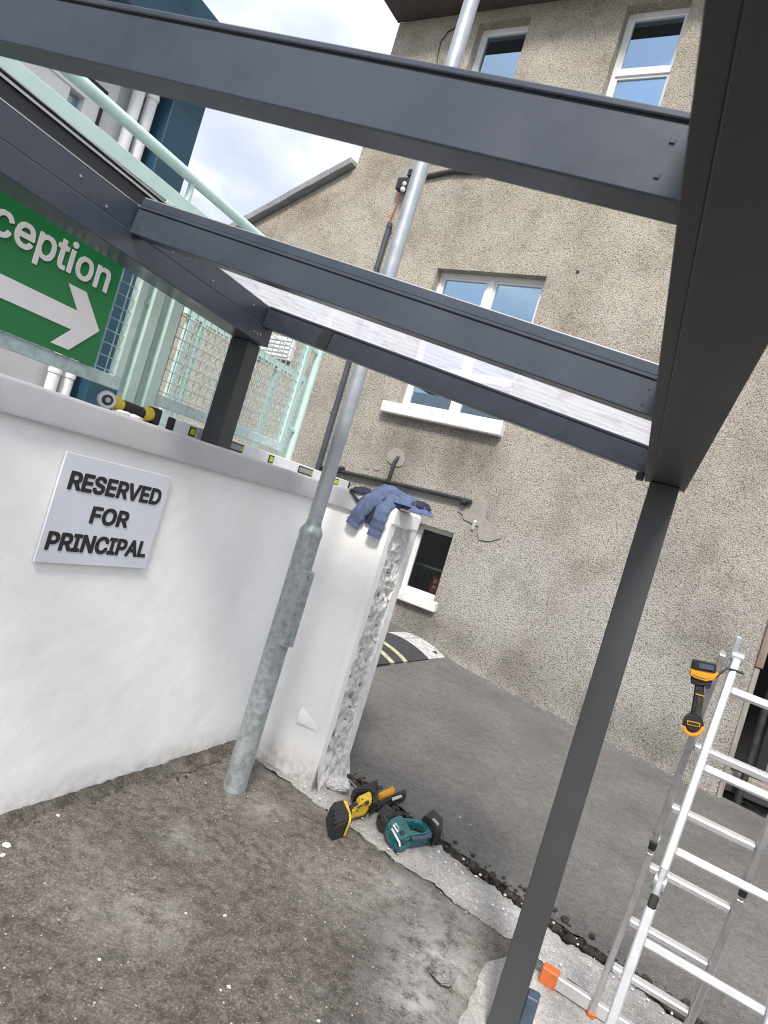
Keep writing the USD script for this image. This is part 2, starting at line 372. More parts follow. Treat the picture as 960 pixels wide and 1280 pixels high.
last = 'm3.result'
for k, (t_, z_, r_, amt, c_) in enumerate([(-2.5, 2.35, .55, .55, (.17, .155, .13)), (-1.7, 2.45, .6, .5, (.18, .165, .14)), (-1.3, 2.5, .3, .4, (.18, .165, .14)), (-.7, 1.05, .8, .5, (.50, .495, .48)), (.7, .75, .9, .45, (.49, .485, .47)), (1.5, 1.1, .5, .35, (.16, .15, .13)),
                                           (-.2, .12, .55, .5, (.15, .14, .115)), (.7, .05, .5, .55, (.13, .125, .10)), (1.4, -.05, .5, .6, (.14, .13, .11)), (-1.0, .30, .35, .5, (.16, .15, .13)), (-1.6, .40, .5, .6, (.12, .11, .095)), (-4.3, 6.2, .5, .4, (.28, .23, .17)), (-5.3, 5.6, .5, .45, (.28, .23, .17)), (-2.9, 6.0, .8, .2, (.25, .23, .2)), (.9, 1.9, .5, .3, (.2, .19, .17)), (.2, 3.6, 1.0, .2, (.24, .22, .19))]):
    P_ = FP(t_, z_)
    rc_nodes.update({f'vm{k}': ('vector_math', {'math_type': 'distance', 'vector2': tuple(P_)}), f'nn{k}': ('noise_texture', {'scale': 3.2 + .3 * (k % 4), 'detail': 7.0, 'roughness': .72}), f'ad{k}': ('math', {'math_type': 'multiply_add', 'value2': 1.5 * r_, 'value3': -.75 * r_}), f'sm{k}': ('math', {'math_type': 'add'}),
                     f'mr{k}': ('map_range', {'from_min': .1 * r_, 'from_max': r_, 'to_min': amt, 'to_max': 0.0, 'clamp': True}), f'mm{k}': ('mix_color', {'b': c_})})
    rc_links += [('g.position', f'vm{k}.vector1'), ('g.position', f'nn{k}.vector'), (f'nn{k}.fac', f'ad{k}.value1'), (f'ad{k}.value', f'sm{k}.value1'), (f'vm{k}.value', f'sm{k}.value2'), (f'sm{k}.value', f'mr{k}.value'), (f'mr{k}.result', f'mm{k}.fac'), (last if k else 'mb.result', f'mm{k}.a')]
    last = f'mm{k}.result'
rc_links = [l for l in rc_links if l != ('mb.result', 'm1.a')] + [(last, 'm1.a'), ('m3.result', 'p.base_color')]
mk('roughcast', rc_nodes, rc_links)

# white masonry paint, grubby near the ground
def painted(name, c, dirtc):
    mk(name, {'g': ('geometry', {}), 'sx': ('separate_xyz', {}), 'n': ('noise_texture', {'scale': 3.2, 'detail': 6.0, 'roughness': .6}), 'r': ('rgb_ramp', {'ramp': [(.36, tuple(x * .965 for x in c)), (.56, c)]}),
              'n2': ('noise_texture', {'scale': 26.0, 'detail': 5.0, 'roughness': .7}), 'r2': ('rgb_ramp', {'ramp': [(.62, (0, 0, 0)), (.78, (.22, .22, .22))]}),
              'z': ('map_range', {'from_min': -.08, 'from_max': .16, 'to_min': 1.0, 'to_max': 0.0, 'clamp': True}), 'zm': ('math', {'math_type': 'multiply'}), 'z2': ('map_range', {'from_min': .25, 'from_max': .7, 'to_min': .15, 'to_max': 1.5, 'clamp': True}),
              'm': ('mix_color', {'b': dirtc}), 'm2': ('mix_color', {'b': dirtc}), 'n3': ('noise_texture', {'scale': 55.0, 'detail': 4.0}), 'n4': ('noise_texture', {'scale': 7.0, 'detail': 3.0}), 'ad': ('math', {'math_type': 'multiply_add', 'value2': 3.0}),
              'bp': ('bump', {'strength': .22, 'distance': .003}), 'p': ('principled_bsdf', {'roughness': .6, 'specular_ior_level': .3})},
       [('g.position', 'n.vector'), ('g.position', 'n2.vector'), ('g.position', 'n3.vector'), ('g.position', 'n4.vector'), ('g.position', 'sx.vector'), ('n.fac', 'r.fac'), ('n2.fac', 'r2.fac'), ('sx.z', 'z.value'), ('z.result', 'zm.value1'), ('n2.fac', 'z2.value'), ('z2.result', 'zm.value2'),
        ('zm.value', 'm.fac'), ('r.color', 'm.a'), ('m.result', 'm2.a'), ('r2.color', 'm2.fac'), ('m2.result', 'p.base_color'), ('n4.fac', 'ad.value1'), ('n3.fac', 'ad.value3'), ('ad.value', 'bp.height'), ('bp.normal', 'p.normal')])


painted('white_wall_paint', (.90, .895, .88), (.42, .40, .36))
painted('coping_paint', (.47, .46, .475), (.24, .23, .225))

# glazing and the clear sheet
for nm_, lo_ in (('window_glass', .48), ('low_window_glass', .0)):
    mk(nm_, {'f': ('layer_weight', {'blend': .35}), 'mr': ('map_range', {'to_min': lo_, 'to_max': 1.0}), 't': ('transparent_bsdf', {'color': (.72, .80, .80) if lo_ > .1 else (.93, .95, .94)}), 'gl': ('glossy_bsdf', {'color': (.62, .82, 1.0) if lo_ > .1 else (.55, .60, .56), 'roughness': .015}), 'm': ('mix_closure', {})},
       [('f.fresnel', 'mr.value'), ('mr.result', 'm.fac'), ('t.BSDF', 'm.closure1'), ('gl.BSDF', 'm.closure2')], surface='m.closure')
mk('clear_sheet', {'g': ('geometry', {}), 'mp': ('mapping', {'rotation': (0, 0, rad(20.7)), 'scale': (1.0, 1.4, 1.0)}), 'n': ('noise_texture', {'scale': 5.0, 'detail': 9.0, 'roughness': .68, 'distortion': 2.0}), 'r': ('map_range', {'from_min': .32, 'from_max': .56, 'to_min': .45, 'to_max': .80, 'clamp': True}),
                   't': ('transparent_bsdf', {'color': (.84, .86, .89)}), 'tr': ('translucent_bsdf', {'color': (.54, .53, .57)}), 'm': ('mix_closure', {}),
                   'gl': ('glossy_bsdf', {'color': (1, 1, 1), 'roughness': .12}), 'm2': ('mix_closure', {'fac': .10})},
   [('g.position', 'mp.vector'), ('mp.vector', 'n.vector'), ('n.fac', 'r.value'), ('r.result', 'm.fac'), ('t.BSDF', 'm.closure1'), ('tr.BSDF', 'm.closure2'), ('m.closure', 'm2.closure1'), ('gl.BSDF', 'm2.closure2')], surface='m2.closure')

# ---------------------------------------------------------------- ground
def tq(P):  # ground coordinates along / towards the facade
    d = np.asarray(P) - F0
    return float(d @ EF), float(d @ -NF)


tA, pA = tq(G(443, 1033)); tB, pB = tq(G(637, 1170)); p1 = (pA + pB) / 2 + .0           # near edge of the concrete strip
tC, pC = tq(G(428, 968)); tD, pD = tq(G(735, 1187))
def p2(t): return pC + (pD - pC) * (t - tC) / (tD - tC)                                  # line of the broken trench
def p1f(t): return pA + (pB - pA) * (t - tA) / (tB - tA)


def post_dip(X, Y):   # the post stands in a shallow dug hollow
    c = CP(.011, 2.62, 0); r = np.hypot(X - c[0], Y - c[1])
    return .055 * np.clip(1.35 - r / .22, 0, 1)
def lane_rise(t, p):
    return .10 * np.clip((-.75 - t) / 1.0, 0, 1) * np.clip((-p - -.0) * 0 + (p + 2.6) / 1.6, 0, 1)
def gpt(t, p, dz=0.0):
    P = F0[None, None] + t[..., None] * EF - p[..., None] * NF
    z = ground_z(P[..., 0], P[..., 1])
    P = P.copy(); P[..., 2] = z + dz + lane_rise(t, p) - post_dip(P[..., 0], P[..., 1])
    return P


def jag(t, seed, a=.03):
    q = np.stack([t * 9, t * 0 + seed, t * 0], -1)
    return a * (meshkit.fbm(q, 5, seed) - .5) * 2


def rough(t, p, s, a, seed, octv=4):
    return a * (meshkit.fbm(np.stack([t * s, p * s, t * 0 + .37], -1), octv, seed) - .5)


def fine_jag(t, seed, a): return a * (meshkit.fbm(np.stack([t * 40, t * 0 + seed, t * 0], -1), 4, seed) - .5) * 2
def edge1(t): return p1f(np.clip(t, -4, 3)) + jag(t, 3, .028) + fine_jag(t, 5, .018)
def edge2(t): return p2(np.clip(t, -4, 4)) + jag(t, 7, .045) + fine_jag(t, 9, .022)
def edge3(t): return edge2(t) + .05 + .045 * meshkit.fbm(np.stack([t * 6, t * 0, t * 0], -1), 4, 21)


def sheet(t0, t1, nt, lo, hi, npn, h):
    def fn(T, S):
        L, H = lo(T), hi(T)
        P = L + (H - L) * S
        return gpt(T, P, h(T, P, S))
    return grid(fn, np.linspace(t0, t1, nt), np.linspace(0, 1, npn), flip=False)


def near(t): return t * 0 - 8.5
def fac(t): return t * 0 + .04
hump = lambda T, P, S: rough(T, P, 3, .03, 5) + rough(T, P, 34, .007, 6, 3)
yard = sheet(-4.2, 2.4, 420, lambda t: t * 0 - 6.6, edge1, 300, lambda T, P, S: rough(T, P, 2.2, .03, 5, 3) + rough(T, P, 40, .011, 6, 3) - .02 * np.clip((S - .97) / .03, 0, 1))
obj('yard_ground', yard, 'yard_asphalt', smooth=True, kind='structure', label='worn gritty brown asphalt yard in front of the white wall', cat='ground')
strip = sheet(-4.2, 3.6, 620, edge1, edge2, 44, lambda T, P, S: .012 * np.sin(np.pi * np.clip(S, 0, 1)) - .016 + rough(T, P, 9, .05, 11, 4) + rough(T, P, 45, .014, 12, 3))
obj('concrete_strip', strip, 'strip_concrete', smooth=40, kind='structure', label='pale broken concrete strip left where a wall was cut away', cat='ground')
trench = sheet(-4.2, 3.6, 520, edge2, edge3, 14, lambda T, P, S: -.045 * np.sin(np.pi * S) - .004 + rough(T, P, 26, .05, 15, 4))
obj('trench', trench, 'dirt', smooth=False, kind='structure', label='dark crumbling saw cut between concrete strip and road', cat='ground')
road = sheet(-6.5, 4.6, 430, edge3, fac, 240, lambda T, P, S: rough(T, P, 1.6, .03, 17, 3) + rough(T, P, 40, .005, 18, 2) + .03 * np.clip((S - .93) / .07, 0, 1) ** 2)
obj('road', road, 'road_asphalt', smooth=True, kind='structure', label='grey asphalt lane between the concrete strip and the rough rendered house', cat='road')
gx = np.concatenate([np.linspace(-300, -12, 10), np.linspace(-10, 14, 60), np.linspace(16, 300, 10)])
def farfn(A, B):
    z = ground_z(A, B) - .16
    return np.stack([A, B, z], -1)
obj('ground', grid(farfn, gx, gx, flip=False), 'far_ground', kind='structure', label='flat ground around the yard and lane', cat='ground')

rs = np.random.RandomState(4)
def dirtf(T, S):
    w = .015 + .10 * meshkit.fbm(np.stack([T * 5, T * 0, T * 0 + 4], -1), 4, 71) ** 1.5
    o = -S * w
    P = W0 + T[..., None] * PD - PN * (o - .004)[..., None]
    n = .016 * (meshkit.fbm(np.stack([T * 30, S * 4, T * 0], -1), 4, 72) - .4)
    P[..., 2] = ground_z(P[..., 0], P[..., 1]) + .012 * (1 - S) ** 2 + n * (1 - S ** 3) + .018 * (1 - S) - .006 * S + .008
    return P
obj('wall_foot_soil', grid(dirtf, np.linspace(-3.5, 1.5, 420), np.linspace(0, 1, 14), flip=True), 'foot_soil', smooth=True, kind='structure', label='dark gritty dirt gathered along the foot of the white wall', cat='dirt')
def crumbs(n, region, size, name, mat, label, cat, sub=0):
    ms = []
    for k in range(n):
        P = region()
        s = size[0] + (size[1] - size[0]) * rs.rand() ** 3
        P = np.array([P[0], P[1], float(ground_z(P[0], P[1])) + s * .3])
        ms.append(blob(P, (s, s * (.6 + .4 * rs.rand()), s * (.4 + .4 * rs.rand())), int(rs.randint(1e6)), .5, sub))
    obj(name, ms, mat, kind='stuff', label=label, cat=cat)
def reg_yard():
    t, s = -2.6 + 4.2 * rs.rand(), rs.rand() ** 1.4
    return F0 + EF * t - NF * (p1f(t) - .02 - 2.1 * s)
def reg_strip():
    t = -1.9 + 4.0 * rs.rand(); a = rs.rand() * 1.1
    return F0 + EF * t - NF * (p1f(t) + (p2(t) - p1f(t)) * a)
def reg_trench():
    t = -1.6 + 4.2 * rs.rand()
    return F0 + EF * t - NF * (p2(t) - .03 + .17 * rs.rand())
def reg_wallfoot():
    t = -1.2 + 2.7 * rs.rand()
    return WP(t, -.01 - .12 * rs.rand() ** 2, 0)
def reg_house():
    t = -1.6 + 3.4 * rs.rand()
    return FP(t, 0, .01 + .10 * rs.rand() ** 2)
crumbs(2200, reg_yard, (.0012, .0050), 'grit', 'rubble_stone', 'pale grit scattered over the asphalt yard', 'grit')
crumbs(500, reg_strip, (.002, .009), 'mortar_crumbs', 'plaster_white', 'whitish mortar crumbs lying along the concrete strip', 'rubble')
crumbs(420, reg_trench, (.006, .024), 'trench_rubble', 'dirt', 'dark broken asphalt lumps along the saw cut', 'rubble')
crumbs(260, reg_wallfoot, (.003, .014), 'wall_foot_dirt', 'dirt', 'dark dirt and crumbs along the foot of the white wall', 'dirt')
crumbs(260, reg_house, (.006, .03), 'house_foot_grit', 'concrete_dark', 'loose grit along the foot of the rough rendered house', 'grit')
for k, (x, y, s) in enumerate([(8, 1058, .015), (3, 1070, .011), (72, 1021, .011), (90, 1027, .006), (271, 941, .009), (281, 1145, .007), (232, 1142, .005), (308, 996, .008), (124, 1200, .006), (285, 1235, .009), (275, 1239, .007), (279, 1255, .006), (398, 1277, .007), (120, 1044, .005), (262, 950, .011), (575, 1022, .007), (588, 1031, .006)]):
    P = G(x, y); P[2] += s * .3
    obj('plaster_chip', blob(P, (s, s * .75, s * .5), 50 + k, .6, 1), 'plaster_white', label='small white plaster chip lying loose on the asphalt', cat='plaster chip', group='white plaster chips lying on the asphalt')
for k, (x, y, s, lab) in enumerate([(420, 985, .075, 'fist sized mortar lump at the foot of the broken wall end'), (262, 935, .03, 'small grey stone in the inner corner of the white wall'), (552, 1222, .06, 'dark asphalt lump lying left of the near canopy post')]):
    P = G(x, y); P[2] += s * .35
    obj('rubble_lump', rock(P, (s, s * .8, s * .6), 80 + k), 'mortar' if k < 2 else 'yard_asphalt', label=lab, cat='rubble', smooth=30)

# pale slab under the near post
slab_px = [(556, 1310), (590, 1240), (606, 1205), (640, 1195), (700, 1232), (790, 1300), (800, 1400), (560, 1400)]
sp = Polygon([tuple(G(*p)[:2]) for p in slab_px]).segmentize(.012)
_c = np.array(sp.exterior.coords)[:-1]
sp = Polygon(_c + (.030 * (meshkit.fbm(np.stack([_c[:, 0] * 26, _c[:, 1] * 26, _c[:, 0] * 0], -1), 4, 19) - .5))[:, None]).buffer(0)
sm = trimesh.creation.extrude_polygon(sp, .03, engine='earcut').subdivide().subdivide()
v = np.array(sm.vertices); top = v[:, 2] > .01
v[:, 2] = ground_z(v[:, 0], v[:, 1]) - post_dip(v[:, 0], v[:, 1]) + np.where(top, .006, -.05) + np.where(top, .012 * (meshkit.fbm(v * 18, 4, 2) - .5), 0)
obj('post_pad', trimesh.Trimesh(v, sm.faces, process=False), 'strip_concrete', smooth=40, kind='structure', label='pale concrete pad under the near canopy post', cat='concrete pad')

# ---------------------------------------------------------------- white yard wall
C = G(313, 937); C[2] = 0
E_ = np.array([.05, 3.672, 0]); DR = U(*(E_ - C)); NR = np.array([DR[1], -DR[0], 0]); LR = float(np.linalg.norm(E_ - C))
tCn = float((C - W0) @ PD)
wall = thing('yard_wall', 'white painted yard wall with grey coping and broken right end', 'wall', tuple(WP(.4, .17, 0)))
def wallface(T, Zz):
    n = .006 * (meshkit.fbm(np.stack([T * 2.5, Zz * 2.5, T * 0], -1), 4, 31) - .5) + .003 * (meshkit.fbm(np.stack([T * 14, Zz * 14, T * 0], -1), 3, 32) - .5)
    return W0 + T[..., None] * PD + n[..., None] * PN + Zz[..., None] * Z3
m_face = grid(wallface, np.linspace(-4, tCn, 200), np.linspace(-.12, 1.463, 70), flip=False)
back = bx(WP((tCn - 4) / 2 + .19, .18, .67), (PD, -PN, Z3), ((tCn + 4) / 2 + .19, .168, .793))
obj('wall_face', m_face, 'white_wall_paint', wall, smooth=True)
obj('wall_core', back, 'white_wall_paint', wall)
def retface(S, Zz):
    n = .007 * (meshkit.fbm(np.stack([S * 3, Zz * 3, S * 0 + 5], -1), 4, 33) - .5) + .003 * (meshkit.fbm(np.stack([S * 14, Zz * 14, S * 0], -1), 3, 34) - .5)
    S2 = S + np.where(S > LR - .012, .014 * (meshkit.fbm(np.stack([Zz * 16, S * 0, S * 0 + 9], -1), 4, 40) - .5) - .0, 0)
    return C + S2[..., None] * DR + n[..., None] * NR + Zz[..., None] * Z3
obj('return_face', grid(retface, np.linspace(0, LR, 60), np.linspace(-.12, 1.535, 90), flip=False), 'white_wall_paint', wall, smooth=True)
TH = .40
cs = [C + NR * -.004, E_ - DR * .075 - NR * .004, E_ - DR * .075 + PD * (TH - .01), C + PD * (TH - .01)]
core = trimesh.creation.extrude_polygon(Polygon([tuple(p[:2]) for p in cs]), 1.65, engine='earcut'); core.apply_translation([0, 0, -.12])
obj('return_core', core, 'white_wall_paint', wall)
# broken end face of the return wall: rubble heart between two plaster edges
def endf(S, Zz):
    P = E_ + S[..., None] * PD + Zz[..., None] * Z3
    e = np.minimum(S, TH - S) / TH
    d = -.006 + .050 * (meshkit.fbm(np.stack([S * 22, Zz * 22, S * 0], -1), 5, 35) - .5) * np.clip(e * 8, .15, 1)
    # the foot of the end spreads out where the wall was broken off
    d = d + .09 * np.clip((.16 - Zz) / .28, 0, 1) ** 1.5
    return P + d[..., None] * DR
obj('broken_end', grid(endf, np.linspace(0, TH, 70), np.linspace(-.14, 1.53, 240), flip=False), 'mortar', wall, smooth=25, label='rough rubble end where the wall was cut off')
def pl_edge(s0, s1, seed, proud):
    zs = np.linspace(-.1, 1.53, 120)
    jl = .014 * (meshkit.fbm(np.stack([zs * 11, zs * 0, zs * 0 + seed], -1), 5, seed) - .5) * 2
    jr = .030 * (meshkit.fbm(np.stack([zs * 9, zs * 0, zs * 0 + seed + 3], -1), 5, seed + 1) - .5) * 2
    a = s0 + (jl if s0 > .05 else 0 * jl); b = s1 + (jr if s0 < .05 else 0 * jr)
    ring = lambda s, d: E_ + s[:, None] * PD + d * DR + zs[:, None] * Z3
    v = np.stack([ring(a, -.03), ring(a, proud), ring(b, proud), ring(b, -.03)], 1).reshape(-1, 3)
    f = []
    for i in range(len(zs) - 1):
        for k in range(3):
            q = i * 4 + k; f += [[q, q + 1, q + 5], [q, q + 5, q + 4]]
    return trimesh.Trimesh(v, np.array(f)[:, ::-1], process=False)
obj('plaster_edge', pl_edge(-.004, .062, 51, .006), 'white_wall_paint', wall)
obj('plaster_edge', pl_edge(TH - .085, TH + .004, 57, .008), 'plaster_white', wall)
obj('plaster_edge', bx(E_ + PD * TH / 2 - DR * .03 + Z3 * 1.49, (PD, DR, Z3), (TH / 2 + .003, .043, .049), .012), 'white_wall_paint', wall)
rs2 = np.random.RandomState(8)
for k in range(64):
    sA = .07 + .24 * rs2.rand(); z = -.02 + 1.46 * (k + rs2.rand()) / 64
    w = .007 + .018 * rs2.rand() ** 1.5
    obj('stone', blob(E_ + PD * sA + Z3 * z - DR * (.008 + .55 * w), (w, w * (.9 + .4 * rs2.rand()), w * (.6 + .4 * rs2.rand())), 300 + k, .8, 1), ('rubble_stone', 'mortar', 'concrete_dark')[k % 3], wall)
# coping
def cop(T, S):
    prof = np.array([[-.03, 1.455], [.022, 1.457], [.024, 1.466], [.023, 1.552], [.014, 1.566], [-.10, 1.568], [-.34, 1.566], [-.375, 1.55], [-.375, 1.455]])
    i = S.astype(int)
    pr = prof[i]
    n = .006 * (meshkit.fbm(np.stack([T * 12, pr[..., 0] * 12, pr[..., 1] * 12], -1), 4, 41) - .5)
    return W0 + T[..., None] * PD + (pr[..., 0] + n)[..., None] * PN + (pr[..., 1] + n * .7)[..., None] * Z3
obj('coping', grid(cop, np.linspace(-4, tCn + .012, 260), np.arange(9), flip=True), 'coping_paint', wall, smooth=35)
def cop2(S_, S):
    prof = np.array([[-.002, 1.455], [.022, 1.457], [.024, 1.466], [.023, 1.552], [.014, 1.566], [-.10, 1.569], [-.36, 1.567], [-.36, 1.50]])
    pr = prof[S.astype(int)]
    n = .006 * (meshkit.fbm(np.stack([S_ * 12 + 7, pr[..., 0] * 12, pr[..., 1] * 12], -1), 4, 42) - .5)
    e = .02 * (meshkit.fbm(np.stack([pr[..., 0] * 30, pr[..., 1] * 30, S_ * 0], -1), 3, 43) - .5) * (S_ > .2)
    return C + (S_ + e)[..., None] * DR + (pr[..., 0] + n)[..., None] * NR + (pr[..., 1] + n * .7)[..., None] * Z3
obj('coping', grid(cop2, np.linspace(-.012, .25, 30), np.arange(8), flip=True), 'coping_paint', wall, smooth=35)
# torn flap of paint low on the return face
def flap(A, B):
    a = A; b = B
    P = C + (.24 + .13 * a)[..., None] * DR + (.345 - .05 * a - .085 * b * (1 - .55 * a))[..., None] * Z3
    out = .004 + .016 * (1 - a) ** 1.5 * np.sin(np.clip(b, 0, 1) * 2.2)
    return P + out[..., None] * NR
fl = grid(flap, np.linspace(0, 1, 14), np.linspace(0, 1, 12), flip=True)
obj('peeling_paint', [fl, trimesh.Trimesh(fl.vertices - NR * .0015, fl.faces[:, ::-1], process=False)], 'white_wall_paint', wall, smooth=True, label='curled flap of paint peeling off low on the wall')

# ---------------------------------------------------------------- reserved sign on the wall
sg = thing('parking_sign', 'pale grey sign reading RESERVED FOR PRINCIPAL on the white wall', 'sign', tuple(WP(.073, -.008, 1.19)))
sc = [wpx(84, 565, -.01), wpx(216, 596, -.01), wpx(180, 710, -.01), wpx(40, 703, -.01)]
t0 = (sc[0][0] + sc[3][0]) / 2; t1 = (sc[1][0] + sc[2][0]) / 2; z1 = (sc[0][1] + sc[1][1]) / 2; z0 = (sc[2][1] + sc[3][1]) / 2
SW, SH = t1 - t0, z1 - z0
obj('plate', bx(WP((t0 + t1) / 2, -.009, (z0 + z1) / 2), (PD, -PN, Z3), (SW / 2, .004, SH / 2), .0015), 'sign_plate', sg)
def fat(txt, grow, depth):
    m = meshkit.text_mesh(txt, 1.0, .01, True)
    v, f = arr(m); z0 = v[:, 2].min()
    tri = [Polygon(v[t][:, :2]) for t in f if np.ptp(v[t][:, 2]) < 1e-9 and abs(v[t][0, 2] - z0) < 1e-9]
    g = shapely.union_all([t.buffer(.002) for t in tri if t.area > 1e-9]).buffer(grow).simplify(.006)
    return extr(g, depth, np.eye(4))
def put_text(txt, cx, cy, w, h, o, zlift, mat, parent, bold=True, depth=.0015, per=False):
    m = fat(txt, .032, depth)
    v, f = arr(m); lo, hi = v.min(0), v.max(0)
    x = (v[:, 0] - (lo[0] + hi[0]) / 2) * (w / (hi[0] - lo[0])); y = (v[:, 1] - (lo[1] + hi[1]) / 2) * (h / (hi[1] - lo[1]))
    P = o + PD * (cx + x)[:, None] + Z3 * (cy + y)[:, None] + PN * (v[:, 2] - lo[2] + zlift)[:, None]
    return obj('lettering', trimesh.Trimesh(P, f, process=False), mat, parent)
o_s = W0 + PN * .013
put_text('RESERVED', (t0 + t1) / 2 + .005, z0 + SH * .765, SW * .86, SH * .175, o_s, .0003, 'print_black', sg)
put_text('FOR', (t0 + t1) / 2 + .005, z0 + SH * .485, SW * .35, SH * .17, o_s, .0003, 'print_black', sg)
put_text('PRINCIPAL', (t0 + t1) / 2 + .0, z0 + SH * .205, SW * .91, SH * .175, o_s, .0003, 'print_black', sg)

# ---------------------------------------------------------------- lamp pole
PB = G(291, 990); PB[2] = 0
gz = float(ground_z(PB[0], PB[1]))
pole = thing('lamp_post', 'grey galvanised steel lamp post standing in the corner of the wall', 'lamp post', (PB[0], PB[1], gz))
pb = lambda z: np.array([PB[0], PB[1], z])
obj('lower_shaft', tube([pb(gz - .1), pb(gz + .02), pb(.6), pb(1.285)], [.057, .057, .056, .056], 40), 'galvanised', pole, smooth=40)
obj('collar', tube([pb(1.2855), pb(1.30), pb(1.312), pb(1.338), pb(1.36)], [.0575, .0585, .056, .040, .0375], 40), 'galvanised', pole, smooth=25)
obj('upper_shaft', tube([pb(1.355), pb(3.0), pb(9.5)], [.0362, .037, .0375], 32), 'galvanised_light', pole, smooth=40)
dd = U(.80, -.60, 0); dx = np.array([-dd[1], dd[0], 0])
d1 = bx(pb(.93) + dd * .052 + dx * .005, (dx, dd, Z3), (.036, .016, .19), .004)
obj('service_door', d1, 'galvanised', pole)
for z in (.765, 1.095):
    obj('bolt', tube([pb(z) + dd * .070, pb(z) + dd * .078], .007, 8), 'steel_bright', pole)
obj('base_grout', tube([pb(gz - .03), pb(gz + .004), pb(gz + .016)], [.09, .072, .058], 20), 'yard_asphalt', pole, smooth=60)

# ---------------------------------------------------------------- canopy frame
cz = 1.885
can = thing('canopy_frame', 'half built anthracite metal canopy frame with one clear roof sheet', 'canopy', tuple(CP(-.9, 1.5, 0)))
AX = (E1, E2, Z3)
# gutter beam overhead
obj('gutter_beam', bx(CP(.0225, .66, cz + .0825), AX, (.0595, 2.03, .0825), .0015), 'anthracite_matt', can)
obj('beam_lip', bx(CP(-.0496, .66, cz + .0805), AX, (.0124, 2.026, .0755), .0012), 'anthracite_matt', can)
# wall beam
obj('wall_beam', bx(CP(-1.873, .66, 2.110), AX, (.073, 2.03, .040), .003), 'anthracite', can)
obj('wall_beam', bx(CP(-1.879, .66, 2.195), AX, (.071, 2.028, .043), .003), 'anthracite', can)
obj('beam_trim', bx(CP(-1.8115, .66, 2.2405), AX, (.003, 2.02, .0022)), 'steel_bright', can)
obj('wall_plate', bx(CP(-1.944, .66, 2.298), AX, (.006, 2.025, .058), .001), 'anthracite_matt', can, label='dark upstand plate along the wall beam')
obj('flashing', bx(CP(-1.935, .66, 2.3585), AX, (.017, 2.02, .0022)), 'aluminium_dark', can, label='pale metal flashing strip along the upstand')
obj('flashing', bx(CP(-1.929, .66, 2.346), AX, (.0015, 2.02, .004)), 'aluminium', can)
# posts
obj('post', bx(CP(.011, 2.65, (cz - .5) / 2), AX, (.0505, .0505, (cz + .5) / 2 - .001), .003), 'anthracite_post', can)
obj('post', bx(CP(-1.895, 2.65, (1.566 + 2.069) / 2), AX, (.05, .05, (2.069 - 1.566) / 2), .003), 'anthracite_post', can)
obj('post', bx(CP(.011, -1.25, (cz - .5) / 2), AX, (.0505, .0505, (cz + .5) / 2 - .001), .003), 'anthracite', can)
obj('post', bx(CP(-1.895, -1.25, (1.5 + 2.069) / 2), AX, (.05, .05, (2.069 - 1.5) / 2), .003), 'anthracite', can)
bz = float(ground_z(*CP(.011, 2.65, 0)[:2]))
# rafters falling towards the gutter
sl = math.atan(.1361)
XA = E1 * math.cos(sl) - Z3 * math.sin(sl); ZA = E1 * math.sin(sl) + Z3 * math.cos(sl)
rz = lambda a: 1.906 + .1361 * (-.062 - a)
def rafter(b0, w, a1=-1.809, a0=-.0625):
    ac = (a0 + a1) / 2; L = (a0 - a1) / 2 / math.cos(sl)
    c = CP(ac, b0 + w / 2, rz(ac)) + ZA * .042
    r = obj('rafter', bx(c, (XA, E2, ZA), (L, w / 2, .042), .0025), 'anthracite', can)
    c2 = CP(ac, b0 + w / 2, rz(ac)) + ZA * .0915
    obj('rafter_cap', bx(c2, (XA, E2, ZA), (L - .002, w / 2 + .002, .0045), .0015), 'anthracite', r)
    obj('rafter_groove', bx(c2 - ZA * .0058, (XA, E2, ZA), (L - .003, w / 2 - .002, .0012)), 'black_plastic', r)
    if abs(b0 - 1.735) < .01:
        gb = obj('glazing_bar', bx(CP(ac, b0 + w / 2, rz(ac)) + ZA * .1105, (XA, E2, ZA), (L - .004, w / 2 - .001, .0135), .0015), 'anthracite', r)
        obj('glazing_line', bx(CP(ac, b0 + w / 2, rz(ac)) + ZA * .1255, (XA, E2, ZA), (L - .006, w / 2 - .004, .0012)), 'aluminium', gb)
    for k in (0, 1):
        for az in (.022, .062):
            obj('bolt', bx(CP(a0 - .035 if k == 0 else a1 + .03, b0 - .0012, rz(a0 - .035 if k == 0 else a1 + .03)) + ZA * az, (XA, E2, ZA), (.003, .0008, .003), .0006), 'anthracite', r)
for b0, w in ((.752, .052), (1.735, .052), (2.603, .052), (-.25, .052), (-1.25, .052)):
    rafter(b0, w)
# clear roof sheet over the last bay
def sheetf(A, B):
    z = rz(A) + .098 / math.cos(sl) + .0015 * np.sin(B * 2 * np.pi / .076)
    return E1 * A[..., None] + E2 * B[..., None] + Z3 * z[..., None]
obj('roof_sheet', grid(sheetf, np.linspace(-1.82, -.03, 3), np.linspace(1.74, 2.70, 160), flip=False), 'clear_sheet', can, smooth=True)
# joints: screws and brackets
for a, b, z in ((-1.7995, 2.55, 2.10), (-1.7995, 2.575, 2.10), (-1.7995, 2.60, 2.103), (-1.8075, 2.50, 2.20), (-1.8075, 2.20, 2.18), (-1.8075, 1.95, 2.18), (-1.8075, 1.62, 2.17), (-1.8075, 1.50, 2.2), (-1.8075, 1.1, 2.19)):
    obj('screw', bx(CP(a + .0015, b, z), AX, (.0018, .004, .004), .001), 'steel_bright', can)
obj('bracket', bx(CP(-.078, 2.63, 1.893), AX, (.014, .024, .012), .003), 'black_plastic', can)
obj('strap', bx(CP(-1.48, 2.600, rz(-1.48) + .043), (XA, E2, ZA), (.028, .003, .0415)), 'anthracite_matt', can)

